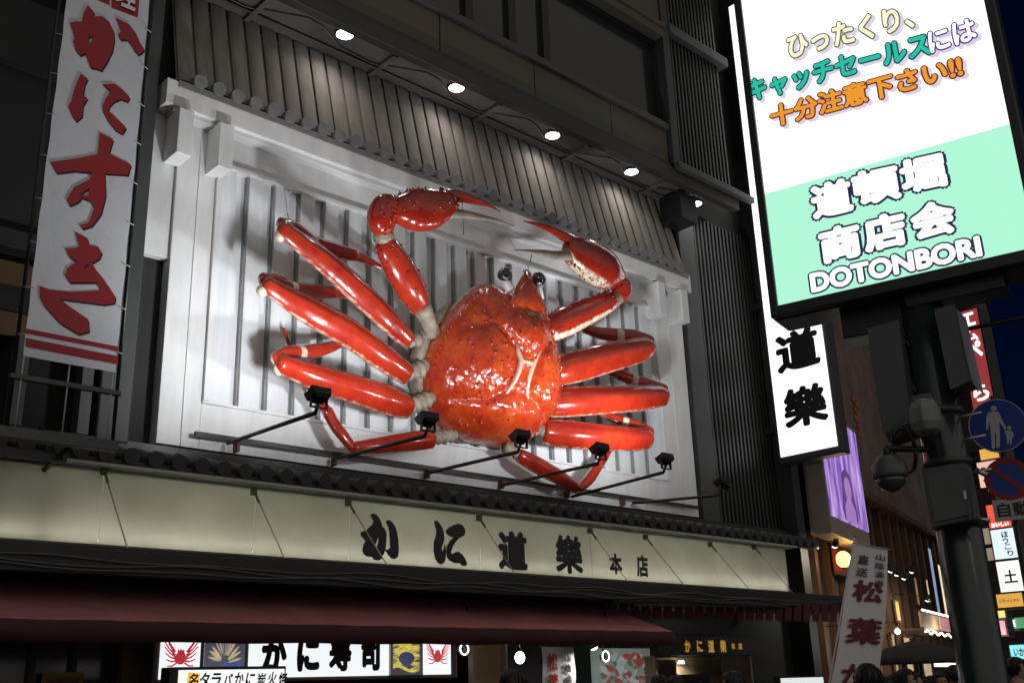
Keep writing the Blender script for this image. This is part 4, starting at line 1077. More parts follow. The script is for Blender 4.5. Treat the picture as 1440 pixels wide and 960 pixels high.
b.obox(pc2 - dg_ * r2 * .78 - pd * r2 * .10 + rn * .0005, dg_ * r2 * 1.56, pd * r2 * .20, rn * .0035); b.build('ring_and_slash', RSR, T)
pl = rp(1397, 718)[0]
T = thing('text_plate', 'white plate with black characters under the no parking sign', 'sign plate', pl, 'road signs on the post')
b = MB(); b.obox(pl - ZV * .115, ru * .58, -rn * .02, ZV * .23); b.build('plate', RSW, T, bevel=.003)
b = MB(); b.text('自動車', pl + ru * .29, ru, ZV, .50, .155, offset=.02, lift=.002, th=.001); b.build('lettering', INK, T)
# ------------------------------------------------------------------ brown building round the corner
PBP = Vector((20.95, 13.2, 0)); DB = Vector((.96, .28, 0)).normalized(); NB = Vector((DB.y, -DB.x, 0))
def bp_(px, py, off=0.0): return PP(px, py, PBP + NB * off, NB)
BB = thing('timber_restaurant', 'brown timber fronted restaurant building with mottled upper wall and warm lamps', 'building', PBP)
b = MB(); b.obox(PBP, DB * 22, -NB * 8, ZV * 20)
b.build('wall', mat('mottled brown wall', (.20, .14, .11), .75, var=.0, vscale=1.1, col2=(.085, .07, .06), bump=.4, bscale=6), BB)
WOOD = mat('brown timber', (.10, .05, .022), .5, var=.4, vscale=3, stretch=(3, 3, .4), bump=.1)
zc1 = bp_(1270, 735).z
b = MB(); b.obox(PBP + ZV * (zc1 - .18) , DB * 22, NB * .5, ZV * .12); b.obox(PBP + ZV * (zc1 - .02), DB * 22, NB * .36, ZV * .14); b.build('cornice', WOOD, BB, bevel=.02)
b = MB()
for k in range(16):
    q = PBP + DB * (.3 + 1.35 * k) + ZV * .1; b.obox(q, DB * .28, NB * .22, ZV * (zc1 - .3))
b.build('timber_posts', WOOD, BB)
b = MB()
for k in range(15):
    q = PBP + DB * (.62 + 1.35 * k) + ZV * 3.0; b.obox(q, DB * .98, NB * .06, ZV * (zc1 - 3.4))
b.build('dark_panels', mat('dark stained board', (.035, .022, .016), .5, var=.4, vscale=2, stretch=(4, 4, .4)), BB)
b = MB(); p = bp_(1203, 583)
for i, (a, c_) in enumerate(((-.16, .5), (.0, .62), (.14, .4), (-.05, .15), (.1, -.1), (-.12, -.2), (.05, -.45), (-.02, -.7))):
    b.obox(p + DB * (a * 1.4 - .15) + ZV * (c_ * .9 - .08), DB * (.36 + .05 * (i % 3)), NB * .05, ZV * (.16 + .04 * (i % 2)))
b.build('wall_ornament', mat('faded orange relief', (.42, .10, .03), .6, var=.4, vscale=5), BB, bevel=.03)
for i, (l, t, r_, bt, col, st) in enumerate(((1306, 772, 1317, 862, (.45, .60, .95), .5), (1319, 795, 1328, 865, (1, .85, .55), 1.0), (1300, 815, 1306, 846, (1, .7, .3), .8))):
    p, q = bp_(l, t, .25), bp_(r_, bt, .25)
    w_ = (q - p).dot(DB); h_ = p.z - q.z
    f = MB(); f.obox(Vector((p.x, p.y, q.z)) - DB * .06 - ZV * .06, DB * (w_ + .12), NB * .05, ZV * (h_ + .12)); fo = f.build('window', mat('window timber', (.08, .04, .02), .5), BB)
    f = MB(); f.obox(Vector((p.x, p.y, q.z)) + NB * .052, DB * w_, NB * .01, ZV * h_); f.build('pane', glow('lit pane %d' % i, col, st, (.1, .1, .1), var=.4, vscale=3), fo)
# lit shop windows at street level
for i, (l, t, r_, bt, col, st) in enumerate(((1251, 892, 1262, 950, (1, .62, .25), .35), (1268, 896, 1284, 955, (1, .75, .4), .5), (1292, 905, 1310, 958, (1, .8, .5), .45), (1256, 845, 1264, 872, (1, .72, .1), .7), (1283, 812, 1291, 850, (.9, .6, .3), .25), (1316, 912, 1326, 926, (.6, .8, .75), .6))):
    p, q = bp_(l, t, .28), bp_(r_, bt, .28)
    w_ = (q - p).dot(DB); h_ = p.z - q.z; o_ = Vector((p.x, p.y, q.z))
    f = MB(); f.obox(o_ - DB * .06 - ZV * .06, DB * (w_ + .12), NB * .05, ZV * (h_ + .12)); fo = f.build('window', mat('window timber', (.08, .04, .02), .5), BB)
    f = MB(); f.obox(o_ + NB * .052, DB * w_, NB * .01, ZV * h_); f.build('pane', glow('warm pane %d' % i, col, st, (.1, .1, .1), var=.7, vscale=5), fo)
# purple screen
pq = [bp_(1163, 628, 1.0), bp_(1218, 648, 1.0)]
pbl, pbr = bp_(1170, 728, 1.0), bp_(1221, 744, 1.0)
PV = thing('small_video_screen', 'small screen glowing purple with a blurred figure, under the projecting sign', 'video screen', pbl)
base = pbl.copy(); base.z = (pbl.z + pbr.z) / 2; w_ = (pbr - pbl).dot(DB); h_ = 2.6
b = MB(); b.obox(base - DB * .12 - ZV * .42 - NB * .5, DB * (w_ + .24), NB * .48, ZV * (h_ + .55)); b.build('casing', mat('beige casing', (.30, .25, .20), .5, var=.2), PV, bevel=.02)
M = bpy.data.materials.new('purple screen picture'); M.use_nodes = True; t = M.node_tree; pb_ = t.nodes['Principled BSDF']
tc = t.nodes.new('ShaderNodeTexCoord'); mpn = t.nodes.new('ShaderNodeMapping'); mpn.inputs['Scale'].default_value = (3, 3, .5); t.links.new(tc.outputs['Object'], mpn.inputs[0])
nz = t.nodes.new('ShaderNodeTexNoise'); nz.inputs['Scale'].default_value = 1.7; nz.inputs['Detail'].default_value = 5; t.links.new(mpn.outputs[0], nz.inputs['Vector'])
rpn = t.nodes.new('ShaderNodeValToRGB'); rpn.color_ramp.elements[0].position = .35; rpn.color_ramp.elements[0].color = (.12, .03, .42, 1); rpn.color_ramp.elements[1].position = .7; rpn.color_ramp.elements[1].color = (.72, .48, .95, 1)
t.links.new(nz.outputs[0], rpn.inputs[0]); t.links.new(rpn.outputs[0], pb_.inputs['Emission Color']); pb_.inputs['Emission Strength'].default_value = .85; pb_.inputs['Base Color'].default_value = (.02, .02, .02, 1)
b = MB(); b.obox(base - NB * .02, DB * w_, NB * .03, ZV * h_); b.build('display', M, PV)
cx = bp_(1191, 686, 1.0)
el = lambda c, a, e, o_=.012: [c + DB * (a * math.cos(6.283 * i / 28)) + ZV * (e * math.sin(6.283 * i / 28)) + NB * o_ for i in range(28)]
b = MB(); b.slab(el(cx + ZV * .03, .55, .42), NB * .004); b.slab([cx + DB * a + ZV * c_ + NB * .011 for a, c_ in ((-.55, .0), (.55, .0), (.75, -.7), (.6, -.85), (-.64, -.85), (-.75, -.6))], NB * .004); b.build('pictured_hair', glow('screen dark hair', (.13, .05, .30), .7, (.02, .02, .02)), PV)
b = MB(); b.slab(el(cx - ZV * .02, .33, .29, .018), NB * .004); b.slab([cx + DB * a + ZV * c_ + NB * .018 for a, c_ in ((-.14, -.24), (.14, -.24), (.5, -.5), (.55, -.85), (-.55, -.85), (-.5, -.5))], NB * .004); b.build('pictured_figure', glow('screen pink skin', (.46, .26, .66), .7, (.02, .02, .02)), PV)
# lanterns and lamps of the corner restaurant
def lantern(px, py, rpx, label, col, st):
    c = bp_(px, py, .7); r_ = rpx * depth(c) / FOC
    T = thing('paper_lantern', label, 'lantern', c, 'paper lanterns of the timber restaurant')
    b = MB(); b.loft([c + ZV * r_ * k for k in (1.1, .95, .6, .2, -.2, -.6, -.95, -1.1)], [r_ * k for k in (.35, .6, .92, 1, 1, .92, .6, .35)], n=20, ref=(1, 0, 0)); b.build('shade', glow('lantern paper ' + label[:8], col, st, (.8, .6, .3)), T)
    b = MB(); b.loft([c + ZV * r_ * 1.1, c + ZV * r_ * 1.25], r_ * .36, n=16, ref=(1, 0, 0)); b.loft([c - ZV * r_ * 1.1, c - ZV * r_ * 1.25], r_ * .36, n=16, ref=(1, 0, 0)); b.build('rims', BLACK, T)
    point('lantern_light', c + NB * (r_ + .1), 13 * st, col, .1, T)
lantern(1186, 786, 10, 'glowing yellow round lantern behind the red lettered flag', (1, .62, .18), 2.6)
T = thing('red_wall_panel', 'red lit panel behind the yellow lantern', 'panel', bp_(1185, 815, .2))
p, q = bp_(1168, 764, .3), bp_(1204, 812, .3)
b = MB(); b.obox(Vector((p.x, p.y, q.z)), DB * (q - p).dot(DB), NB * .06, ZV * (p.z - q.z)); b.build('panel', mat('red lacquer', (.38, .05, .02), .4, var=.3), T)
b = MB(); b.obox(Vector((p.x, p.y, q.z - .08)), DB * (q - p).dot(DB), NB * .1, ZV * .07); b.build('bottom_rail', WOOD, T)
SPL = [(1252, 802, 'first small spotlight right of the red lettered flag'), (1261, 807, 'second small spotlight right of the red lettered flag'), (1271, 812, 'third small spotlight right of the red lettered flag'), (1282, 803, 'spotlight with a warm reflection under the timber cornice'), (1304, 843, 'lone spotlight above the string-lit balcony'), (1174, 767, 'white spotlight left of the yellow lantern')]
for px, py, lb in SPL:
    c = bp_(px, py, 1.2)
    T = thing('spotlight', lb, 'spotlight', c, 'spotlights of the timber restaurant')
    d_ = (-NB * .5 - ZV + DB * .5).normalized()
    b = MB(); b.loft([c - d_ * .16, c - d_ * .1, c], [.05, .07, .085], n=14); b.build('housing', BLACK, T)
    b = MB(); b.loft([c + d_ * .002, c + d_ * .03], [.075, .05], n=14); b.build('lens', glow('spot lens', (1, .96, .9), 8), T)
    b = MB(); b.tube(c - d_ * .1, c - NB * .95 + ZV * .25, .015, 6); b.build('arm', BLACK, T)
    area('spotlight_beam', c + d_ * .05, c + d_ * 2 - NB * 1.2, .1, .1, 24, (1, .86, .66), T, 140)
# balcony with string lights
BL = thing('lit_balcony', 'pale balcony front edged with small string lights', 'balcony', bp_(1290, 890, 1.2))
p, q = bp_(1291, 860, 1.2), bp_(1338, 890, 1.2)
w_ = (q - p).dot(DB); z0, z1 = q.z + .02, p.z
o_ = Vector((p.x, p.y, z0))
b = MB(); b.obox(o_, DB * (w_ * .55), NB * .06, ZV * (z1 - z0)); b.build('panel', mat('beige balcony board', (.42, .33, .22), .6, var=.2), BL)
b = MB(); b.obox(o_ + DB * (w_ * .57), DB * (w_ * .43), NB * .06, ZV * (z1 - z0)); b.build('panel', glow('pink lit panel', (.95, .42, .42), .38, (.6, .4, .4), var=.5, vscale=4), BL)
b = MB(); b.obox(o_ - ZV * .08 - NB * .9, DB * w_, NB * 1.0, ZV * .07); b.obox(o_ + ZV * (z1 - z0), DB * w_, NB * .08, ZV * .05); b.build('rails', WOOD, BL)
for row in (0, 1):
    b = MB()
    for i in range(22): b.ball(o_ + DB * (w_ * (i + .5) / 22) + NB * .1 + ZV * ((z1 - z0) + .06 if row else -.12 + .04 * math.sin(i * 1.3)), .028, 8, 6)
    b.build('string_lights', glow('string bulbs', (1, .93, .8), 5), BL)
point('balcony_light', o_ + DB * w_ * .4 + NB * .5 - ZV * .2, 60, (1, .85, .65), .3, BL)
T = thing('hanging_lamp', 'bright bare lamp over the crowd below the balcony', 'lamp', bp_(1262, 887, 1.8)); c = T.location
b = MB(); b.ball(c, .06, 14, 10); b.build('bulb', glow('bare bulb', (.95, 1, .95), 9), T); b = MB(); b.tube(c + ZV * .06, c + ZV * .2, .03, 8); b.tube(c + ZV * .2, c + ZV * .2 - NB * 1.7, .012, 6); b.build('fitting', BLACK, T)
point('lamp_light', c + NB * .1 - ZV * .1, 45, (1, .96, .86), .06, T)
T = thing('counter_light_strip', 'warm light strip over a stall at the end of the crowd', 'light strip', bp_(1328, 931, 1.5)); p, q = bp_(1313, 930, 1.5), bp_(1345, 937, 1.5)
b = MB(); b.obox(Vector((p.x, p.y, q.z)), DB * (q - p).dot(DB), NB * .08, ZV * .10); b.build('diffuser', glow('warm strip', (1, .86, .6), 2.5), T); b = MB(); b.obox(Vector((p.x, p.y, q.z + .10)), DB * (q - p).dot(DB), NB * .2, ZV * .05); b.build('housing', BLACK, T)
T = thing('stall_umbrella', 'dark stall parasol open above the crowd', 'parasol', Vector((bp_(1285, 930, 3).x, bp_(1285, 930, 3).y, 0))); c = bp_(1285, 912, 3)
b = MB(); b.loft([c + ZV * .15, c + ZV * .05, c - ZV * .12, c - ZV * .25], [.03, .45, .95, 1.25], n=10, ref=(1, 0, 0)); b.build('cover', mat('dark parasol', (.03, .025, .02), .8), T); b = MB(); b.tube((c.x, c.y, 0), c + ZV * .16, .025, 8); b.build('pole', DSTEEL, T)

# ------------------------------------------------------------------ lettered flag
FY = 9.0
tl2, tr2, bl2, br2 = PY(1202, 763, FY), PY(1250, 772, FY), PY(1168, 960, FY), PY(1237, 960, FY)
lo = 1.25
fu = (tr2 - tl2); fv = (tl2 - bl2); fu2 = (br2 - bl2)
FB = thing('lettered_flag', 'white vertical flag with red brush characters leaning in front of the timber restaurant', 'flag', Vector((bl2.x - .5, FY, 0)))
def fp(s_, t_, lift=0.0):
    a = tl2 + fu * s_ - fv * t_; c_ = bl2 + fu2 * s_ + fv * (1 - t_)
    p = a * (1 - t_) + (tl2 + (bl2 - tl2) * t_ + fu2 * s_) * t_
    return p + YV * (.02 * math.sin(t_ * 6 + s_ * 2) - lift)
b = MB(); vs = []; fs = []
for j in range(41):
    for i in range(9): vs.append(fp(i / 8, j / 40 * lo))
for j in range(40):
    for i in range(8): a = j * 9 + i; fs.append((a, a + 1, a + 10, a + 9))
b._add(vs, fs, True); fc = b.build('cloth', mat('flag cloth', (.82, .80, .80), .75, var=.06, vscale=2, bump=.25, bscale=6), FB)
def ftext(mb, ch, s_, t_, ws, ht, off):
    c = fp(s_, t_, .03); mb.text(ch, c, (fp(s_ + .1, t_) - fp(s_ - .1, t_)), (fp(s_, t_ - .05) - fp(s_, t_ + .05)), ws * fu2.length, ht, offset=off, lift=0, th=.002)
b = MB()
for ch, s_, t_, ws, ht in (('松', .50, .35, .62, .40), ('葉', .50, .64, .74, .46), ('が', .45, .94, .6, .40), ('に', .45, 1.18, .6, .36)): ftext(b, ch, s_, t_, ws, ht, .03)
b.build('red_lettering', mat('dark red dye', (.16, .015, .022), .6), fc)
b = MB()
for i, ch in enumerate('山陰漁港'): ftext(b, ch, .76, .075 + .068 * i, .20, .125, .015)
for i, ch in enumerate('直送'): ftext(b, ch, .30, .115 + .095 * i, .25, .17, .015)
b.build('black_lettering', INK, fc)
b = MB(); t0 = tl2 + fv * .05 - fu.normalized() * .04; bt_ = tl2 - fv * (tl2.z / fv.z) - fu.normalized() * .04; b.tube(bt_, t0, .014, 8); b.tube(t0 - fv * .05, tr2 + fu * .05, .010, 8); b.build('flag_pole', mat('white pole', (.5, .5, .5), .4), FB)
b = MB(); b.ball(t0, .022, 10, 8); b.loft([Vector((bt_.x, bt_.y, .0)), Vector((bt_.x, bt_.y, .10))], [.2, .15], n=20, ref=(1, 0, 0)); b.build('base', BLACK, FB)
for t_ in (.02, .62, 1.1):
    b = MB(); b.cbox(fp(-.02, t_), fu.normalized() * .06, YV * .012, ZV * .03); b.build('tab', LINEN, fc)

# ------------------------------------------------------------------ far street on the right: buildings and lit signs
FARM = mat('far facade', (.12, .10, .085), .7, var=.3, vscale=.6)
def block(name, label, x0, x1, y0, y1, z1, m=FARM, win=None):
    T = thing(name, label, 'building', (x0, y0, 0))
    b = MB(); b.box(x0, x1, y0, y1, 0, z1); b.build('wall', m, T)
    if win:
        rr = random.Random(int(x0 * 7))
        for zf in win[1]:
            for k in range(win[0]):
                yy = y0 + (y1 - y0) * (k + .2) / win[0]; 
                f = MB(); f.box(x0 - .04, x0 + .02, yy, yy + (y1 - y0) / win[0] * .6, zf, zf + 1.3)
                f.build('window', glow('far window lit', (1, .8, .5), .22) if rr.random() < .4 else GLASS, T)
    b = MB(); b.box(x0 - .1, x1, y0 - .1, y1, z1, z1 + .3); b.build('parapet', DCONC, T)
    return T
pa = PX(1392, 560, 44); pbx = PX(1330, 560, 44)
block('narrow_building', 'dark narrow building behind the red vertical sign', 44, 45.5, pa.y, pbx.y + 3, 26, mat('dusky brown facade', (.07, .05, .04), .7, var=.3), (3, (6, 9.2, 12.4, 15.6)))
pc_ = PX(1445, 660, 70); pd_ = PX(1388, 660, 70)
block('low_building', 'low dim building at the far end of the street', 70, 80, pc_.y - 4, pd_.y, PX(1420, 655, 70).z, FARM, (4, (5, 8)))
def signbox(label, l, t, r_, bt, X, col, st, texts=(), depth_=.5, tcol=None, name='lit_sign', base=None):
    p, q = PX(l, (t + bt) / 2, X), PX(r_, (t + bt) / 2, X); p.z = PX((l + r_) / 2, t, X).z; q.z = PX((l + r_) / 2, bt, X).z
    y0, y1 = min(p.y, q.y), max(p.y, q.y); z0, z1 = min(p.z, q.z), max(p.z, q.z)
    T = thing(name, label, 'sign', (X, (y0 + y1) / 2, z0), 'lit signs along the far street')
    b = MB(); b.box(X + .02, X + depth_, y0 - .05, y1 + .05, z0 - .05, z1 + .05); b.build('casing', BLACK, T)
    b = MB(); b.box(X - .01, X + .02, y0, y1, z0, z1); b.build('face', glow('sign ' + label[:24], col, st, base or (.3, .3, .3), var=.15, vscale=1.5), T)
    if texts:
        b = MB()
        for ch, fx, fz, fw, fh in texts:
            b.text(ch, (X - .015, y1 + (y0 - y1) * fx, z1 + (z0 - z1) * fz), -YV, ZV, (y1 - y0) * fw, (z1 - z0) * fh, offset=.03, lift=.004, th=.002)
        b.build('lettering', tcol or INK, T)
    b = MB(); b.box(X + .1, X + .2, y1 + .05, y1 + .8, (z0 + z1) / 2 - .05, (z0 + z1) / 2 + .05); b.build('bracket', DSTEEL, T)
WL = glow('white lit letters', (1, 1, 1), 1.6)
signbox('tall vertical red sign with white characters on the narrow far building', 1361, 432, 1391, 628, 36, (.55, .02, .03), .5, (('エ', .5, .07, .7, .10), ('ム', .5, .19, .7, .09), ('ペ', .5, .30, .85, .12), ('ら', .5, .62, .75, .12), ('く', .5, .76, .7, .10), ('メ', .5, .90, .9, .13)), tcol=WL, depth_=.9)
signbox('small amber sign above the pink sign', 1378, 630, 1404, 645, 34, (1, .5, .08), .8)
signbox('pale pink sign partly behind the round signs', 1376, 648, 1404, 684, 33, (1, .62, .48), .85, (('う', .3, .5, .35, .6),), tcol=mat('red dye', (.4, .03, .02), .5))
signbox('orange red sign with small white letters', 1389, 708, 1420, 742, 32, (1, .09, .03), .85, (('おいしい', .5, .86, .8, .18),), tcol=WL)
signbox('pale blue white sign with handwritten black characters', 1396, 743, 1428, 785, 31, (.72, .86, 1), 1.1, (('ほ', .62, .2, .3, .22), ('っ', .6, .42, .26, .18), ('こ', .66, .62, .3, .18), ('り', .72, .84, .26, .2)))
signbox('white sign with one heavy black character', 1404, 788, 1436, 832, 30, (1, .97, .9), 1.1, (('土', .55, .5, .6, .42),))
signbox('amber yellow sign with faint writing', 1402, 834, 1438, 853, 29.5, (1, .52, .06), .7, (('いらっしゃい', .5, .5, .8, .3),), tcol=mat('brown dye', (.3, .12, .02), .5))
signbox('green sign low at the right edge', 1414, 868, 1446, 883, 34, (.10, .55, .22), .6, (('薬', .3, .5, .3, .7),), tcol=WL)
signbox('cyan lit shop sign above the crowd at the right edge', 1421, 906, 1446, 926, 36, (.25, .85, .95), 1.0, (('いか', .5, .5, .6, .6),))
signbox('small pink sign over the far crowd', 1407, 872, 1414, 892, 33, (1, .3, .45), .9)
signbox('small yellow sign over the far crowd', 1404, 858, 1413, 868, 33.5, (1, .8, .2), .9)
# ------------------------------------------------------------------ shop front under the canopy
def rect(l, t, r_, b_, y):
    p, q = PY(l, (t + b_) / 2, y), PY(r_, (t + b_) / 2, y); mx_ = (l + r_) / 2
    return p.x, q.x, PY(mx_, b_, y).z, PY(mx_, t, y).z
def emblem(mb, c, r_, y):
    """red crab crest: a round body with claws arching over it and ribbed legs"""
    x, z = c
    lift = [0]
    def st(pts, w0, w1):
        n = len(pts); L_, R_ = [], []
        for i, (a, d) in enumerate(pts):
            a0, d0 = pts[max(i - 1, 0)]; a1, d1 = pts[min(i + 1, n - 1)]
            tx, tz = a1 - a0, d1 - d0; ln = math.hypot(tx, tz) or 1
            w_ = w0 + (w1 - w0) * i / (n - 1)
            L_.append((a - tz / ln * w_, d + tx / ln * w_)); R_.append((a + tz / ln * w_, d - tx / ln * w_))
        lift[0] += .0004
        mb.slab([(x + a * r_, y - lift[0], z + d * r_) for a, d in L_ + R_[::-1]], (0, -.002, 0))
    el = [(.30 * math.cos(6.283 * i / 24), -.42 + .30 * math.sin(6.283 * i / 24)) for i in range(24)]
    mb.slab([(x + a * r_, y, z + d * r_) for a, d in el], (0, -.002, 0))
    mb.slab([(x + a * r_, y - .0005, z + d * r_) for a, d in ((-.2, -.3), (-.16, .02), (-.06, -.08), (0, .06), (.06, -.08), (.16, .02), (.2, -.3))], (0, -.002, 0))
    for s in (-1, 1):
        st([(s * .30, -.15), (s * .62, .25), (s * .66, .55), (s * .45, .85), (s * .15, .92)], .07, .04)
        st([(s * .62, .5), (s * .40, .62), (s * .2, .66)], .05, .02)
        for k in range(5):
            st([(s * (.28 - .02 * k), -.28 - .09 * k), (s * (.62 - .05 * k), .02 - .20 * k), (s * (.92 - .06 * k), .42 - .30 * k)], .05, .03)
SY = 12.1
x0, x1, z0, z1 = rect(221, 890, 641, 953, SY)
z0 = PY(430, 951, SY).z; z1 = z0 + .80
SS = thing('shop_light_box', 'long white light box with crab crests and black writing under the maroon awning', 'sign', ((x0 + x1) / 2, SY, z0))
b = MB(); b.box(x0 - .04, x1 + .04, SY + .02, SY + .35, z0 - .05, z1 + .05); b.build('casing', mat('brown casing', (.09, .07, .05), .5, var=.2), SS, bevel=.01)
cuts = [(225, 281, 'w'), (287, 344, 'b'), (350, 547, 'w'), (549, 593, 'k'), (596, 634, 'w')]
FW = glow('light box white', (.92, .97, 1.0), .95, var=.06)
for l, r_, k in cuts:
    a, c_ = PY(l, 930, SY).x, PY(r_, 930, SY).x
    b = MB(); b.box(a, c_, SY, SY + .02, z0, z1)
    b.build('face_panel', {'w': FW, 'b': glow('dish picture', (.08, .10, .16), .5, var=.5, vscale=9), 'k': glow('dark picture', (.02, .03, .07), .4)}[k], SS)
RDL = glow('lit red crest', (.55, .015, .03), .75); BKL = INK
b = MB()
for l, r_ in ((225, 281), (596, 634)):
    a, c_ = PY(l, 930, SY).x, PY(r_, 930, SY).x
    emblem(b, ((a + c_) / 2, z0 + .34), min(.40, (c_ - a) * .49), SY - .003)
b.build('crab_crest', RDL, SS)
def strips(mb, n, f, seed, w0=.02):
    rr = random.Random(seed)
    for k in range(n):
        pts = [f(k, t / 7, rr_) for rr_ in (rr.random(),) for t in range(8)]
        w_ = w0 * rr.uniform(.6, 1.3)
        L_ = [(x, z + w_ * math.sin(math.pi * min(.95, max(.08, i / 7)))) for i, (x, z) in enumerate(pts)]; R_ = [(x + .004, z - w_ * math.sin(math.pi * min(.95, max(.08, i / 7)))) for i, (x, z) in enumerate(pts)]
        mb.slab([(x, SY - .003 - .0003 * k, z) for x, z in L_ + R_[::-1]], (0, -.0002, 0))
a, c_ = PY(287, 930, SY).x, PY(344, 930, SY).x; wd_ = c_ - a
b = MB(); strips(b, 13, lambda k, t, q: (a + wd_ * (.5 + (.42 * math.cos(.2 + k * .23)) * (.25 + .75 * t)), z0 + .16 + (.34 * math.sin(.2 + k * .23)) * (.3 + .7 * t) + .03 * q), 4)
b.build('pictured_legs', glow('pictured crab legs', (.80, .62, .34), .6, var=.3, vscale=12), SS)
b = MB(); b.slab([(a + wd_ * .3, SY - .008, z0 + .02), (c_ - .03, SY - .008, z0 + .02), (c_ - .05, SY - .008, z0 + .15), (c_ - wd_ * .25, SY - .008, z0 + .20), (a + wd_ * .5, SY - .008, z0 + .17)], (0, -.001, 0)); b.build('pictured_dish', glow('pictured blue dish', (.03, .12, .42), .5, var=.4, vscale=14), SS)
a, c_ = PY(549, 930, SY).x, PY(593, 930, SY).x; wd_ = c_ - a
b = MB(); strips(b, 26, lambda k, t, q: (a + wd_ * (.08 + .84 * t), z0 + .08 + .014 * k + .05 * math.sin(t * 5 + k * .8 + q * 3) * (1 - abs(t - .5)) ), 8, .014)
b.build('pictured_food', glow('pictured yellow food', (.85, .72, .10), .6, var=.5, vscale=16), SS)
b = MB(); b.slab([((a + c_) / 2 + .14 * math.cos(6.283 * i / 18), SY - .009, z0 + .22 + .09 * math.sin(6.283 * i / 18)) for i in range(18)], (0, -.001, 0)); b.build('pictured_bowl', glow('pictured navy bowl', (.02, .05, .2), .4), SS)
b = MB()
for ch, l, r_ in (('か', 367, 403), ('に', 417, 449), ('寿', 462, 494), ('司', 507, 534)):
    a, c_ = PY(l, 930, SY).x, PY(r_, 930, SY).x; b.text(ch, ((a + c_) / 2, SY - .003, z0 + .275), XV, ZV, c_ - a, .43, offset=.065, lift=0, th=.001)
b.build('lettering', INK, SS)
# small menu sign in front
TY = 10.9
p = PY(252, 939, TY); q = PY(401, 939, TY)
TS = thing('menu_light_box', 'small white light box with a yellow tag and brush writing below the awning edge', 'sign', (p.x, TY, .02))
zt_ = (p.z + q.z) / 2
b = MB(); b.box(p.x - .10, q.x + .02, TY + .01, TY + .22, zt_ - .95, zt_ + .02); b.build('casing', BLACK, TS, bevel=.008)
b = MB(); b.box(p.x, q.x - .01, TY - .005, TY + .01, zt_ - .9, zt_ - .012); b.build('face', glow('menu white', (.95, 1, .98), .95), TS)
b = MB(); b.slab([(p.x + .05, TY - .008, zt_ - .5), (p.x + .20, TY - .008, zt_ - .5), (p.x + .24, TY - .008, zt_ - .05), (p.x + .10, TY - .008, zt_ - .03)], (0, -.002, 0)); b.build('yellow_tag', glow('yellow tag', (.95, .65, .03), .75), TS)
b = MB(); b.text('名', (p.x + .165, TY - .013, zt_ - .115), XV, ZV, .11, .14, offset=.03); b.text('物', (p.x + .15, TY - .013, zt_ - .34), XV, ZV, .11, .16, offset=.03); b.build('tag_lettering', mat('tag red', (.4, .03, .02), .5), TS)
b = MB(); wd = (q.x - p.x)
for i, ch in enumerate('タラバかに炭火焼'):
    b.text(ch, (p.x + wd * (.225 + .107 * i), TY - .012, zt_ - .115 - .006 * (i % 3)), XV, ZV, wd * .088, .15, offset=.03, slant=.12)
b.build('lettering', INK, TS)
b = MB(); b.box(p.x + .1, p.x + .16, TY + .05, TY + .12, .02, zt_ - .95); b.box(q.x - .2, q.x - .14, TY + .05, TY + .12, .02, zt_ - .95); b.build('legs', DSTEEL, TS)
# wall behind, glazed doors, pale wall
FRT = thing('glazed_entrance', 'dark glazed shop front with a pale wall strip left of the crab crest light box', 'entrance', (6, 12.9, 0))
b = MB()
for l in (-30, 40, 98, 152): 
    xx = PY(l, 930, 12.85).x; b.box(xx, xx + .07, 12.8, 12.95, .02, 2.75)
b.box(PY(-60, 930, 12.8).x, PY(152, 930, 12.8).x, 12.8, 12.95, 2.45, 2.55); b.build('door_frames', DSTEEL, FRT)
b = MB(); b.box(PY(-60, 930, 12.88).x, PY(165, 930, 12.88).x, 12.87, 12.9, .02, 2.8); b.build('glazing', GLASS, FRT)
b = MB(); b.box(PY(173, 930, 12.7).x, PY(217, 930, 12.7).x, 12.7, 13.1, .02, 2.8); b.build('pale_wall', mat('olive beige render', (.24, .21, .13), .6, var=.2), FRT)
b = MB(); b.box(PY(645, 930, 12.7).x, PY(711, 930, 12.7).x, 12.72, 13.1, .02, 2.8); b.build('brown_wall', mat('warm brown render', (.20, .12, .06), .6, var=.3), FRT)
b = MB(); b.box(PY(711, 930, 12.6).x, PY(714, 930, 12.6).x, 12.6, 13.1, .02, 2.8); b.build('door_jamb', ALU, FRT)
b = MB(); b.box(PY(640, 930, 12.6).x, PY(647, 930, 12.6).x, 12.3, 13.1, .02, 2.8); b.build('post', WOOD, FRT)
x0, x1, z0, z1 = rect(59, 945, 117, 985, 12.75)
T = thing('wall_poster', 'yellow framed notice on the dark glass at the left edge', 'poster', (x0, 12.75, z0))
b = MB(); b.box(x0, x1, 12.76, 12.79, z0, z1); b.build('board', mat('yellow board', (.38, .30, .03), .5, var=.2), T); b = MB(); b.box(x0 + .05, x1 - .05, 12.75, 12.76, z0, z1 - .05); b.build('notice', mat('notice grey', (.22, .20, .20), .6, var=.4, vscale=12), T)
b = MB(); b.text('お知らせ', ((x0 + x1) / 2, 12.745, z1 - .13), XV, ZV, (x1 - x0) * .7, .09, offset=.04); b.build('lettering', REDINK, T)
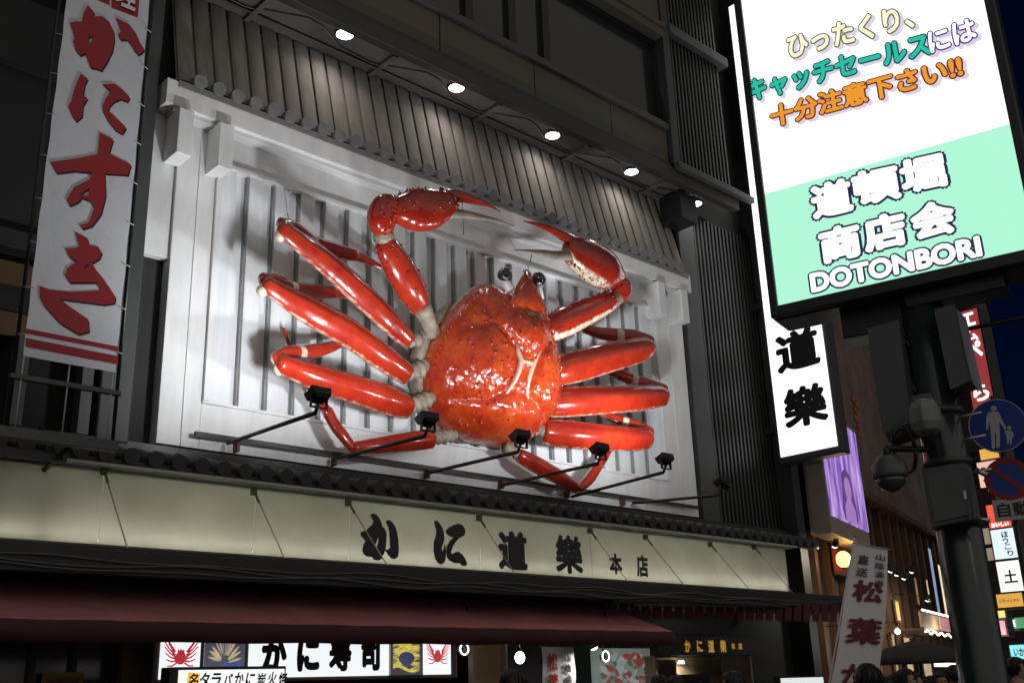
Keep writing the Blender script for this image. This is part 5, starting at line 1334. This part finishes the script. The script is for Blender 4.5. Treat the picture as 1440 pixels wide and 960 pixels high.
# ring lamp, bulbs and ceiling spots
def ring(px, py, y, rpx, label):
    c = PY(px, py, y); r_ = rpx * depth(c) / FOC
    T = thing('ring_lamp', label, 'lamp', c, 'round lamps in front of the shop')
    pts = [c + XV * r_ * math.cos(6.283 * i / 28) + ZV * r_ * math.sin(6.283 * i / 28) for i in range(28)]
    b = MB(); b.loft(pts + pts[:2], r_ * .15, n=8, cap=False); b.build('ring_tube', glow('ring tube', (1, 1, .97), 2.0), T)
    b = MB(); b.loft([c + YV * .02, c + YV * .10], [r_ * .75, r_ * .5], n=24, ref=ZV); b.tube(c + YV * .06 + ZV * r_, (c.x + .15, c.y + .1, 2.7), .018, 6); b.build('housing', BLACK, T)
ring(653, 912, 11.3, 7.5, 'small bright ring lamp hanging right of the crab crest light box')
ring(852, 922, 11.2, 7, 'faint ring lamp in front of the food picture panel')
c = PY(731, 924, 12.0)
T = thing('globe_lamp', 'bright white globe lamp beside the hanging white banner', 'lamp', c); b = MB(); b.ball(c, .075, 18, 12, (1, 1, 1.2)); b.build('globe', glow('globe', (1, 1, .98), 8), T); b = MB(); b.tube(c + ZV * .08, (c.x, c.y, 2.8), .012, 6); b.tube(c + ZV * .07, c + ZV * .13, .03, 10); b.build('cord', BLACK, T)
point('globe_light', c - YV * .15, 6, (1, .98, .93), .07, T)
for px, py, lb in ((865, 869, 'bright ceiling spot under the canopy above the food picture panel'), (962, 872, 'bright ceiling spot under the canopy above the gilt lettering'), (836, 911, 'small spot lamp beside the hanging white banner'), (1034, 879, 'weak ceiling spot under the canopy right of the gilt lettering')):
    d = ray(px, py); c = C0 + d * ((2.83 - CAMZ) / d.z)
    if py > 900: c = PY(px, py, 11.6)
    T = thing('ceiling_spot', lb, 'spotlight', c, 'spots under the entrance canopy')
    d_ = Vector((.25, -.35, -1)).normalized()
    b = MB(); b.loft([c - d_ * .1, c], [.05, .065], n=14); b.build('housing', BLACK, T); b = MB(); b.loft([c + d_ * .001, c + d_ * .02], [.058, .03], n=14); b.build('lens', glow('ceiling spot lens', (1, 1, .95), 7 if px != 1034 else 1.5), T)
    area('ceiling_spot_beam', c + d_ * .05, c + Vector((0, .6, -2)), .1, .1, 7 if px != 1034 else 2, (1, .95, .85), T, 150)
b = MB(); b.box(PY(860, 870, 12.3).x, 17.3, 11.15, 12.27, 2.85, 2.878); b.build('ceiling_board', mat('pale green ceiling', (.30, .34, .27), .5, var=.2), CN)
# hanging banner
x0, x1, z0, z1 = rect(763, 909, 809, 985, 11.9)
T = thing('hanging_banner', 'small white banner with red and black brush characters under the awning end', 'banner', (x0, 11.9, z0))
b = MB(); b._add([(x0 + (x1 - x0) * i / 6, 11.9 + .012 * math.sin(i * 1.3 + j * .8), z0 + (z1 - z0) * j / 8) for j in range(9) for i in range(7)], [(j * 7 + i, j * 7 + i + 1, j * 7 + i + 8, j * 7 + i + 7) for j in range(8) for i in range(6)], True); fo = b.build('cloth', LINEN, T)
b = MB()
for i, ch in enumerate('松葉'): b.text(ch, (x0 + (x1 - x0) * .28, 11.878, z1 - .22 - .31 * i), XV, ZV, .22, .27, offset=.04)
b.build('red_lettering', mat('bright red dye', (.5, .01, .02), .5), fo)
b = MB()
for i, ch in enumerate('山陰漁港'): b.text(ch, (x0 + (x1 - x0) * .74, 11.878, z1 - .16 - .16 * i), XV, ZV, .15, .13, offset=.025)
b.build('black_lettering', INK, fo)
b = MB(); b.tube((x0 - .03, 11.91, z1 + .01), (x1 + .03, 11.91, z1 + .01), .012, 6); b.tube(((x0 + x1) / 2, 11.91, z1), ((x0 + x1) / 2, 11.91, 2.8), .006, 5); b.build('hanger', DSTEEL, T)
# food picture panel
x0, x1, z0, z1 = rect(838, 911, 923, 990, 12.5)
T = thing('food_picture_panel', 'large pale teal food picture with red crab legs left of the entrance', 'poster', (x0, 12.5, z0))
b = MB(); b.box(x0, x1, 12.52, 12.6, z0, z1); b.build('panel', glow('picture teal', (.30, .40, .36), .30, (.3, .3, .3), var=.5, vscale=3), T)
for nm, colr, n_ in (('pictured_crab', (.40, .07, .06), 26), ('pictured_ice', (.60, .66, .64), 22), ('pictured_greens', (.08, .20, .10), 9)):
    b = MB(); rr = random.Random(n_)
    for k in range(n_):
        cx_, cz_ = rr.uniform(x0 + .2, x1 - .2), rr.uniform(z0 + .3, z1 - .12); w_, h_ = rr.uniform(.06, .15), rr.uniform(.02, .06); an = rr.uniform(-.9, .9)
        lv = 12.515 - .0005 * k - n_ * .0003
        b.slab([(cx_ + w_ * math.cos(6.283 * i / 14) * (1 + .2 * math.sin(i * 2.1)) * math.cos(an) - h_ * math.sin(6.283 * i / 14) * math.sin(an), lv, cz_ + w_ * math.cos(6.283 * i / 14) * math.sin(an) + h_ * math.sin(6.283 * i / 14) * math.cos(an)) for i in range(14)], (0, -.0004, 0))
    b.build(nm, glow('picture ' + nm, colr, .32, (.2, .2, .2), var=.4, vscale=10), T)
# entrance with gilt lettering
p, q = PY(925, 905, 12.2), PY(1056, 905, 12.2)
T = thing('entrance_header', 'black board with small gilt brush lettering over the lit display window', 'sign', (p.x, 12.2, PY(990, 922, 12.2).z))
zl = PY(990, 921, 12.2).z; zh = PY(990, 893, 12.2).z
b = MB(); b.box(p.x, q.x + .25, 12.2, 12.4, zl, zh); b.build('board', BLACK, T, bevel=.01)
b = MB()
for ch, px, w_ in (('か', 967, 11), ('に', 984, 11), ('道', 1000, 12), ('樂', 1017, 12), ('本', 1031, 8), ('店', 1041, 8)):
    c = PY(px, 908, 12.19); k = w_ / 78.0 * 1.19; b.text(ch, (c.x, 12.195, c.z), XV, ZV, k, k * 1.25 if w_ > 9 else k, offset=.04, lift=.002, th=.004)
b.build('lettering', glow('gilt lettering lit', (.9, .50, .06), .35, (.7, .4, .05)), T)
# display window
T = thing('display_window', 'lit display window with a hanging picture, warm lamp glow and a pale counter', 'display window', (p.x, 12.3, .02))
xa, xb = p.x, PY(1056, 940, 12.3).x
b = MB(); b.box(xa, xb, 13.0, 13.05, .5, zl); b.box(xa - .04, xa, 12.3, 13.05, .02, zl); b.box(xb, xb + .05, 12.3, 13.05, .02, zl); b.box(xa, xb, 12.3, 13.0, .02, .5); b.build('recess', mat('warm window wall', (.42, .36, .26), .7, var=.25), T)
b = MB(); b.box(xa, xb, 12.32, 12.33, .5, zl); 
gm = bpy.data.materials.new('clear glass'); gm.use_nodes = True; gb = gm.node_tree.nodes['Principled BSDF']; gb.inputs['Transmission Weight'].default_value = 1; gb.inputs['Roughness'].default_value = .02; gb.inputs['IOR'].default_value = 1.05
b.build('pane', gm, T)
b = MB(); b.box(xa + (xb - xa) * .20, xa + (xb - xa) * .38, 12.7, 12.72, .8, zl - .05); b.build('hanging_picture', mat('pink crab picture', (.45, .16, .14), .6, var=.0, vscale=4, col2=(.55, .5, .45)), T)
b = MB(); b.box(xa + .05, xa + (xb - xa) * .15, 12.7, 12.75, .6, zl - .05); b.build('timber_slat', WOOD, T)
b = MB(); b.box(xa + (xb - xa) * .4, xa + (xb - xa) * .68, 12.6, 12.95, .5, PY(990, 947, 12.6).z); b.build('counter', mat('pale counter', (.6, .62, .55), .4), T)
b = MB(); b.loft([(xa + (xb - xa) * .5, 12.85, zl - .06), (xa + (xb - xa) * .5, 12.85, zl - .12)], [.05, .07], n=14, ref=(1, 0, 0)); b.build('window_lamp', glow('window lamp', (1, .9, .7), 4), T)
area('window_beam', (xa + (xb - xa) * .5, 12.8, zl - .14), (xa + (xb - xa) * .5, 12.9, .5), .3, .2, 14, (1, .85, .62), T, 160)
# plant
c = PY(1078, 990, 11.8); c.z = .02
T = thing('potted_palm', 'leafy potted plant right of the display window', 'plant', c)
b = MB(); b.loft([c, c + ZV * .35, c + ZV * .4], [.14, .2, .2], n=20, ref=(1, 0, 0)); b.build('pot', mat('dark pot', (.05, .04, .035), .5), T)
b = MB(); zt_ = PY(1078, 938, 11.8).z - .02
for k in range(6): b.tube(c + ZV * .38, c + Vector((.06 * math.cos(k), .06 * math.sin(k), (zt_ * .8))), .012, 6)
b.build('stem', mat('plant stem', (.05, .08, .03), .6), T)
b = MB(); rr = random.Random(9)
for k in range(46):
    a = rr.uniform(0, 6.28); ln = rr.uniform(.3, .55); up = rr.uniform(-.15, .5); s0 = c + ZV * (zt_ * rr.uniform(.55, .85)); dd = Vector((math.cos(a), math.sin(a), up)); sd = Vector((-math.sin(a), math.cos(a), 0)) * .035
    m1_ = s0 + dd * ln * .5 + ZV * .03; tp = s0 + dd * ln - ZV * .10
    b._add([s0, m1_ + sd, tp, m1_ - sd], [(0, 1, 2, 3)], True)
b.build('foliage', mat('palm green', (.06, .10, .025), .5, var=.4, vscale=9), T)
# lit board at the bottom right of the shop
x0, x1, z0, z1 = rect(1102, 952, 1161, 1010, 11.0)
T = thing('standing_light_board', 'white lit board with a red crab crest at the foot of the canopy end', 'sign', (x0, 11, .02))
b = MB(); b.box(x0 - .03, x1 + .03, 11.02, 11.15, z0 - .03, z1 + .03); b.box(x0 + .1, x0 + .16, 11.04, 11.1, .02, z0); b.box(x1 - .16, x1 - .1, 11.04, 11.1, .02, z0); b.build('casing', DSTEEL, T)
b = MB(); b.box(x0, x1, 11.0, 11.02, z0, z1); b.build('face', glow('board white', (.9, .97, .95), .75), T)
b = MB(); emblem(b, ((x0 + x1) / 2, z1 - .42), .34, 10.996); b.build('crab_crest', RDL, T)

# ------------------------------------------------------------------ people in the crowd
def person(px, py, hpx, yaw, label, coat, hair, trousers=(.02, .02, .025)):
    d = ray(px, py); p = C0 + d * (.185 / hpx); h = p.z; base = Vector((p.x, p.y, 0.0))
    k = h / 1.70
    J = [(0, 0, .92, .125), (0, .0, 1.08, .115), (0, .0, 1.28, .14), (0, .01, 1.42, .10), (0, .0, 1.47, .055), (0, -.015, 1.53, .062), (0, -.01, 1.60, .078), (0, .0, 1.655, .062)]
    E_ = [(i, i + 1) for i in range(7)]
    def add(q, par): J.append(q); E_.append((par, len(J) - 1)); return len(J) - 1
    for s in (-1, 1):
        a = add((s * .10, 0, .86, .095), 0); a = add((s * .10, -.01, .50, .062), a); a = add((s * .10, .02, .09, .042), a); add((s * .11, -.13, .04, .036), a)
        a = add((s * .19, 0, 1.38, .062), 3); a = add((s * .235, .02, 1.12, .046), a); a = add((s * .22, -.06, .90, .034), a); a = add((s * .215, -.09, .82, .030), a)
        for f_ in range(5):
            fx = (f_ - 2) * .012
            add((s * .215 + (s * -.03 if f_ == 0 else 0), -.10 + fx, .745 - (.0 if f_ in (0, 4) else .012), .009), a)
    nose = add((0, -.095, 1.575, .016), 5)
    me = bpy.data.meshes.new('person'); me.from_pydata([Vector((x, y, z)) * k for x, y, z, r_ in J], E_, [])
    ob = bpy.data.objects.new('person', me); COL.objects.link(ob)
    sk = ob.modifiers.new('skin', 'SKIN'); sk.use_smooth_shade = True
    lay = me.skin_vertices[0] if len(me.skin_vertices) else None
    if lay is None:
        bm = bmesh.new(); bm.from_mesh(me); bm.verts.layers.skin.verify(); bm.to_mesh(me); bm.free(); lay = me.skin_vertices[0]
    for i, (x, y, z, r_) in enumerate(J): lay.data[i].radius = (r_ * k, r_ * k); lay.data[i].use_root = (i == 0)
    sb = ob.modifiers.new('sub', 'SUBSURF'); sb.levels = 2; sb.render_levels = 2
    bpy.context.view_layer.update(); dg = bpy.context.evaluated_depsgraph_get()
    m2 = bpy.data.meshes.new_from_object(ob.evaluated_get(dg)); ob.modifiers.clear(); ob.data = m2
    m2.materials.clear(); m2.materials.append(mat('skin', (.42, .25, .17), .5, var=.1)); 
    ob.location = base; ob.rotation_euler = (0, 0, yaw)
    tag(ob, label, 'person', 'people in the street')
    def kid(mb, nm, m_):
        mb.v = [v * k for v in mb.v]; o_ = mb.build(nm, m_); o_.parent = ob; return o_
    b = MB(); b.loft([(0, .0, .80), (0, 0, .95), (0, 0, 1.15), (0, 0, 1.34), (0, .0, 1.43), (0, .0, 1.47)], [.15, .155, .15, .155, .11, .075], [.19, .185, .19, .235, .17, .08], ref=(0, -1, 0), n=20)
    for s in (-1, 1): b.loft([(s * .205, 0, 1.39), (s * .245, .02, 1.12), (s * .225, -.06, .89)], [.075, .066, .05], n=14)
    kid(b, 'coat', mat('coat ' + label[:18], coat, .8, var=.2, bump=.1))
    b = MB()
    for s in (-1, 1): b.loft([(s * .10, 0, .90), (s * .105, -.01, .5), (s * .10, .02, .06)], [.115, .085, .07], n=14)
    kid(b, 'trousers', mat('trousers', trousers, .8))
    b = MB(); nu_, nv_ = 26, 18; c = Vector((0, .012, 1.605)); vs = []; fs = []
    rr = random.Random(int(px))
    for i in range(nv_ + 1):
        for j in range(nu_):
            ph = math.pi * i / nv_; th = 2 * math.pi * j / nu_
            dx, dy, dz = math.sin(ph) * math.cos(th), math.sin(ph) * math.sin(th), math.cos(ph)
            low = -.10 if dy > -.25 else .02
            r_ = Vector((.098 * dx, .112 * dy, .108 * dz if dz > 0 else .125 * dz))
            r_ *= 1 + .05 * noise.noise(Vector((dx * 5, dy * 5, dz * 3)) + Vector((px, 0, 0)))
            if dy < -.3 and dz < .35: r_.y *= .45; r_.x *= .85
            vs.append(c + r_)
    for i in range(nv_):
        for j in range(nu_): fs.append((i * nu_ + j, (i + 1) * nu_ + j, (i + 1) * nu_ + (j + 1) % nu_, i * nu_ + (j + 1) % nu_))
    b._add(vs, fs, True)
    for q in range(90):
        th = rr.uniform(0, 6.28); ph = rr.uniform(.1, 1.9); dy = math.sin(ph) * math.sin(th)
        if dy < -.4 and ph > 1: continue
        p_ = c + Vector((.098 * math.sin(ph) * math.cos(th), .112 * dy, .108 * math.cos(ph))); dn = Vector((math.sin(ph) * math.cos(th) * .3, dy * .3, -.9))
        b.loft([p_, p_ + (p_ - c).normalized() * .008 + dn * .02, p_ + dn * .05], [.009, .008, .001], n=5)
    kid(b, 'hair', mat('hair ' + str(hair), hair, .45, var=.4, vscale=20))
    e = MB()
    for s in (-1, 1): e.ball((s * .032, -.075, 1.595), .011, 8, 6)
    kid(e, 'eyes', mat('dark eye', (.02, .015, .012), .2))
    return ob
BKH = (.010, .009, .009); BRH = (.03, .018, .012)
person(720, 942, 36, 2.6, 'dark haired person seen from behind beside the globe lamp', (.03, .03, .035), BKH)
person(926, 949, 25, 2.9, 'black haired person in front of the display window, left of a pair', (.05, .02, .02), BKH)
person(949, 950, 25, 2.4, 'black haired person in front of the hanging picture, right of a pair', (.02, .03, .05), BKH)
person(1027, 944, 29, 3.3, 'person with rounded black hair before the counter of the display window', (.03, .03, .03), BKH)
person(1218, 934, 36, 2.2, 'dark haired person close in front of the red lettered flag', (.02, .02, .024), BKH)
person(1273, 940, 25, .3, 'person facing us with brown hair right of the lettered flag', (.10, .09, .08), BRH)
person(1297, 950, 20, 1.2, 'person in a dark coat under the stall parasol', (.03, .03, .035), BKH)
person(1321, 945, 21, 5.6, 'person beside the mast looking towards the warm light strip', (.08, .05, .04), BRH)
person(1340, 935, 20, 2.0, 'black haired person just left of the screen mast', (.02, .02, .02), BKH)
person(1427, 924, 22, .5, 'person with brown hair at the right edge beyond the mast', (.12, .08, .06), BRH)
person(1413, 950, 19, 2.0, 'shorter person in a dark coat between the mast and the right edge', (.03, .025, .03), BKH)
person(1247, 952, 24, 1.0, 'person half hidden by the tall one in front of the flag', (.06, .05, .05), BKH)

for i, (px, py, hp, yw, lb) in enumerate(((1256, 948, 22, 2.5, 'dark head of a person just left of the person facing us beside the flag'), (1285, 944, 21, .6, 'person looking our way between the facing person and the parasol pole'), (1309, 950, 19, 1.8, 'short person in a grey coat in front of the warm light strip'), (1333, 951, 18, 3.0, 'small figure in a brown coat close to the left side of the mast'), (1438, 934, 22, 5.9, 'person half cut off by the right edge of the view'), (1402, 944, 20, 2.7, 'person in a dark hood of hair just right of the mast'))):
    person(px, py, hp, yw, lb, (.05 + .02 * i, .05, .05), BRH if i % 2 else BKH)
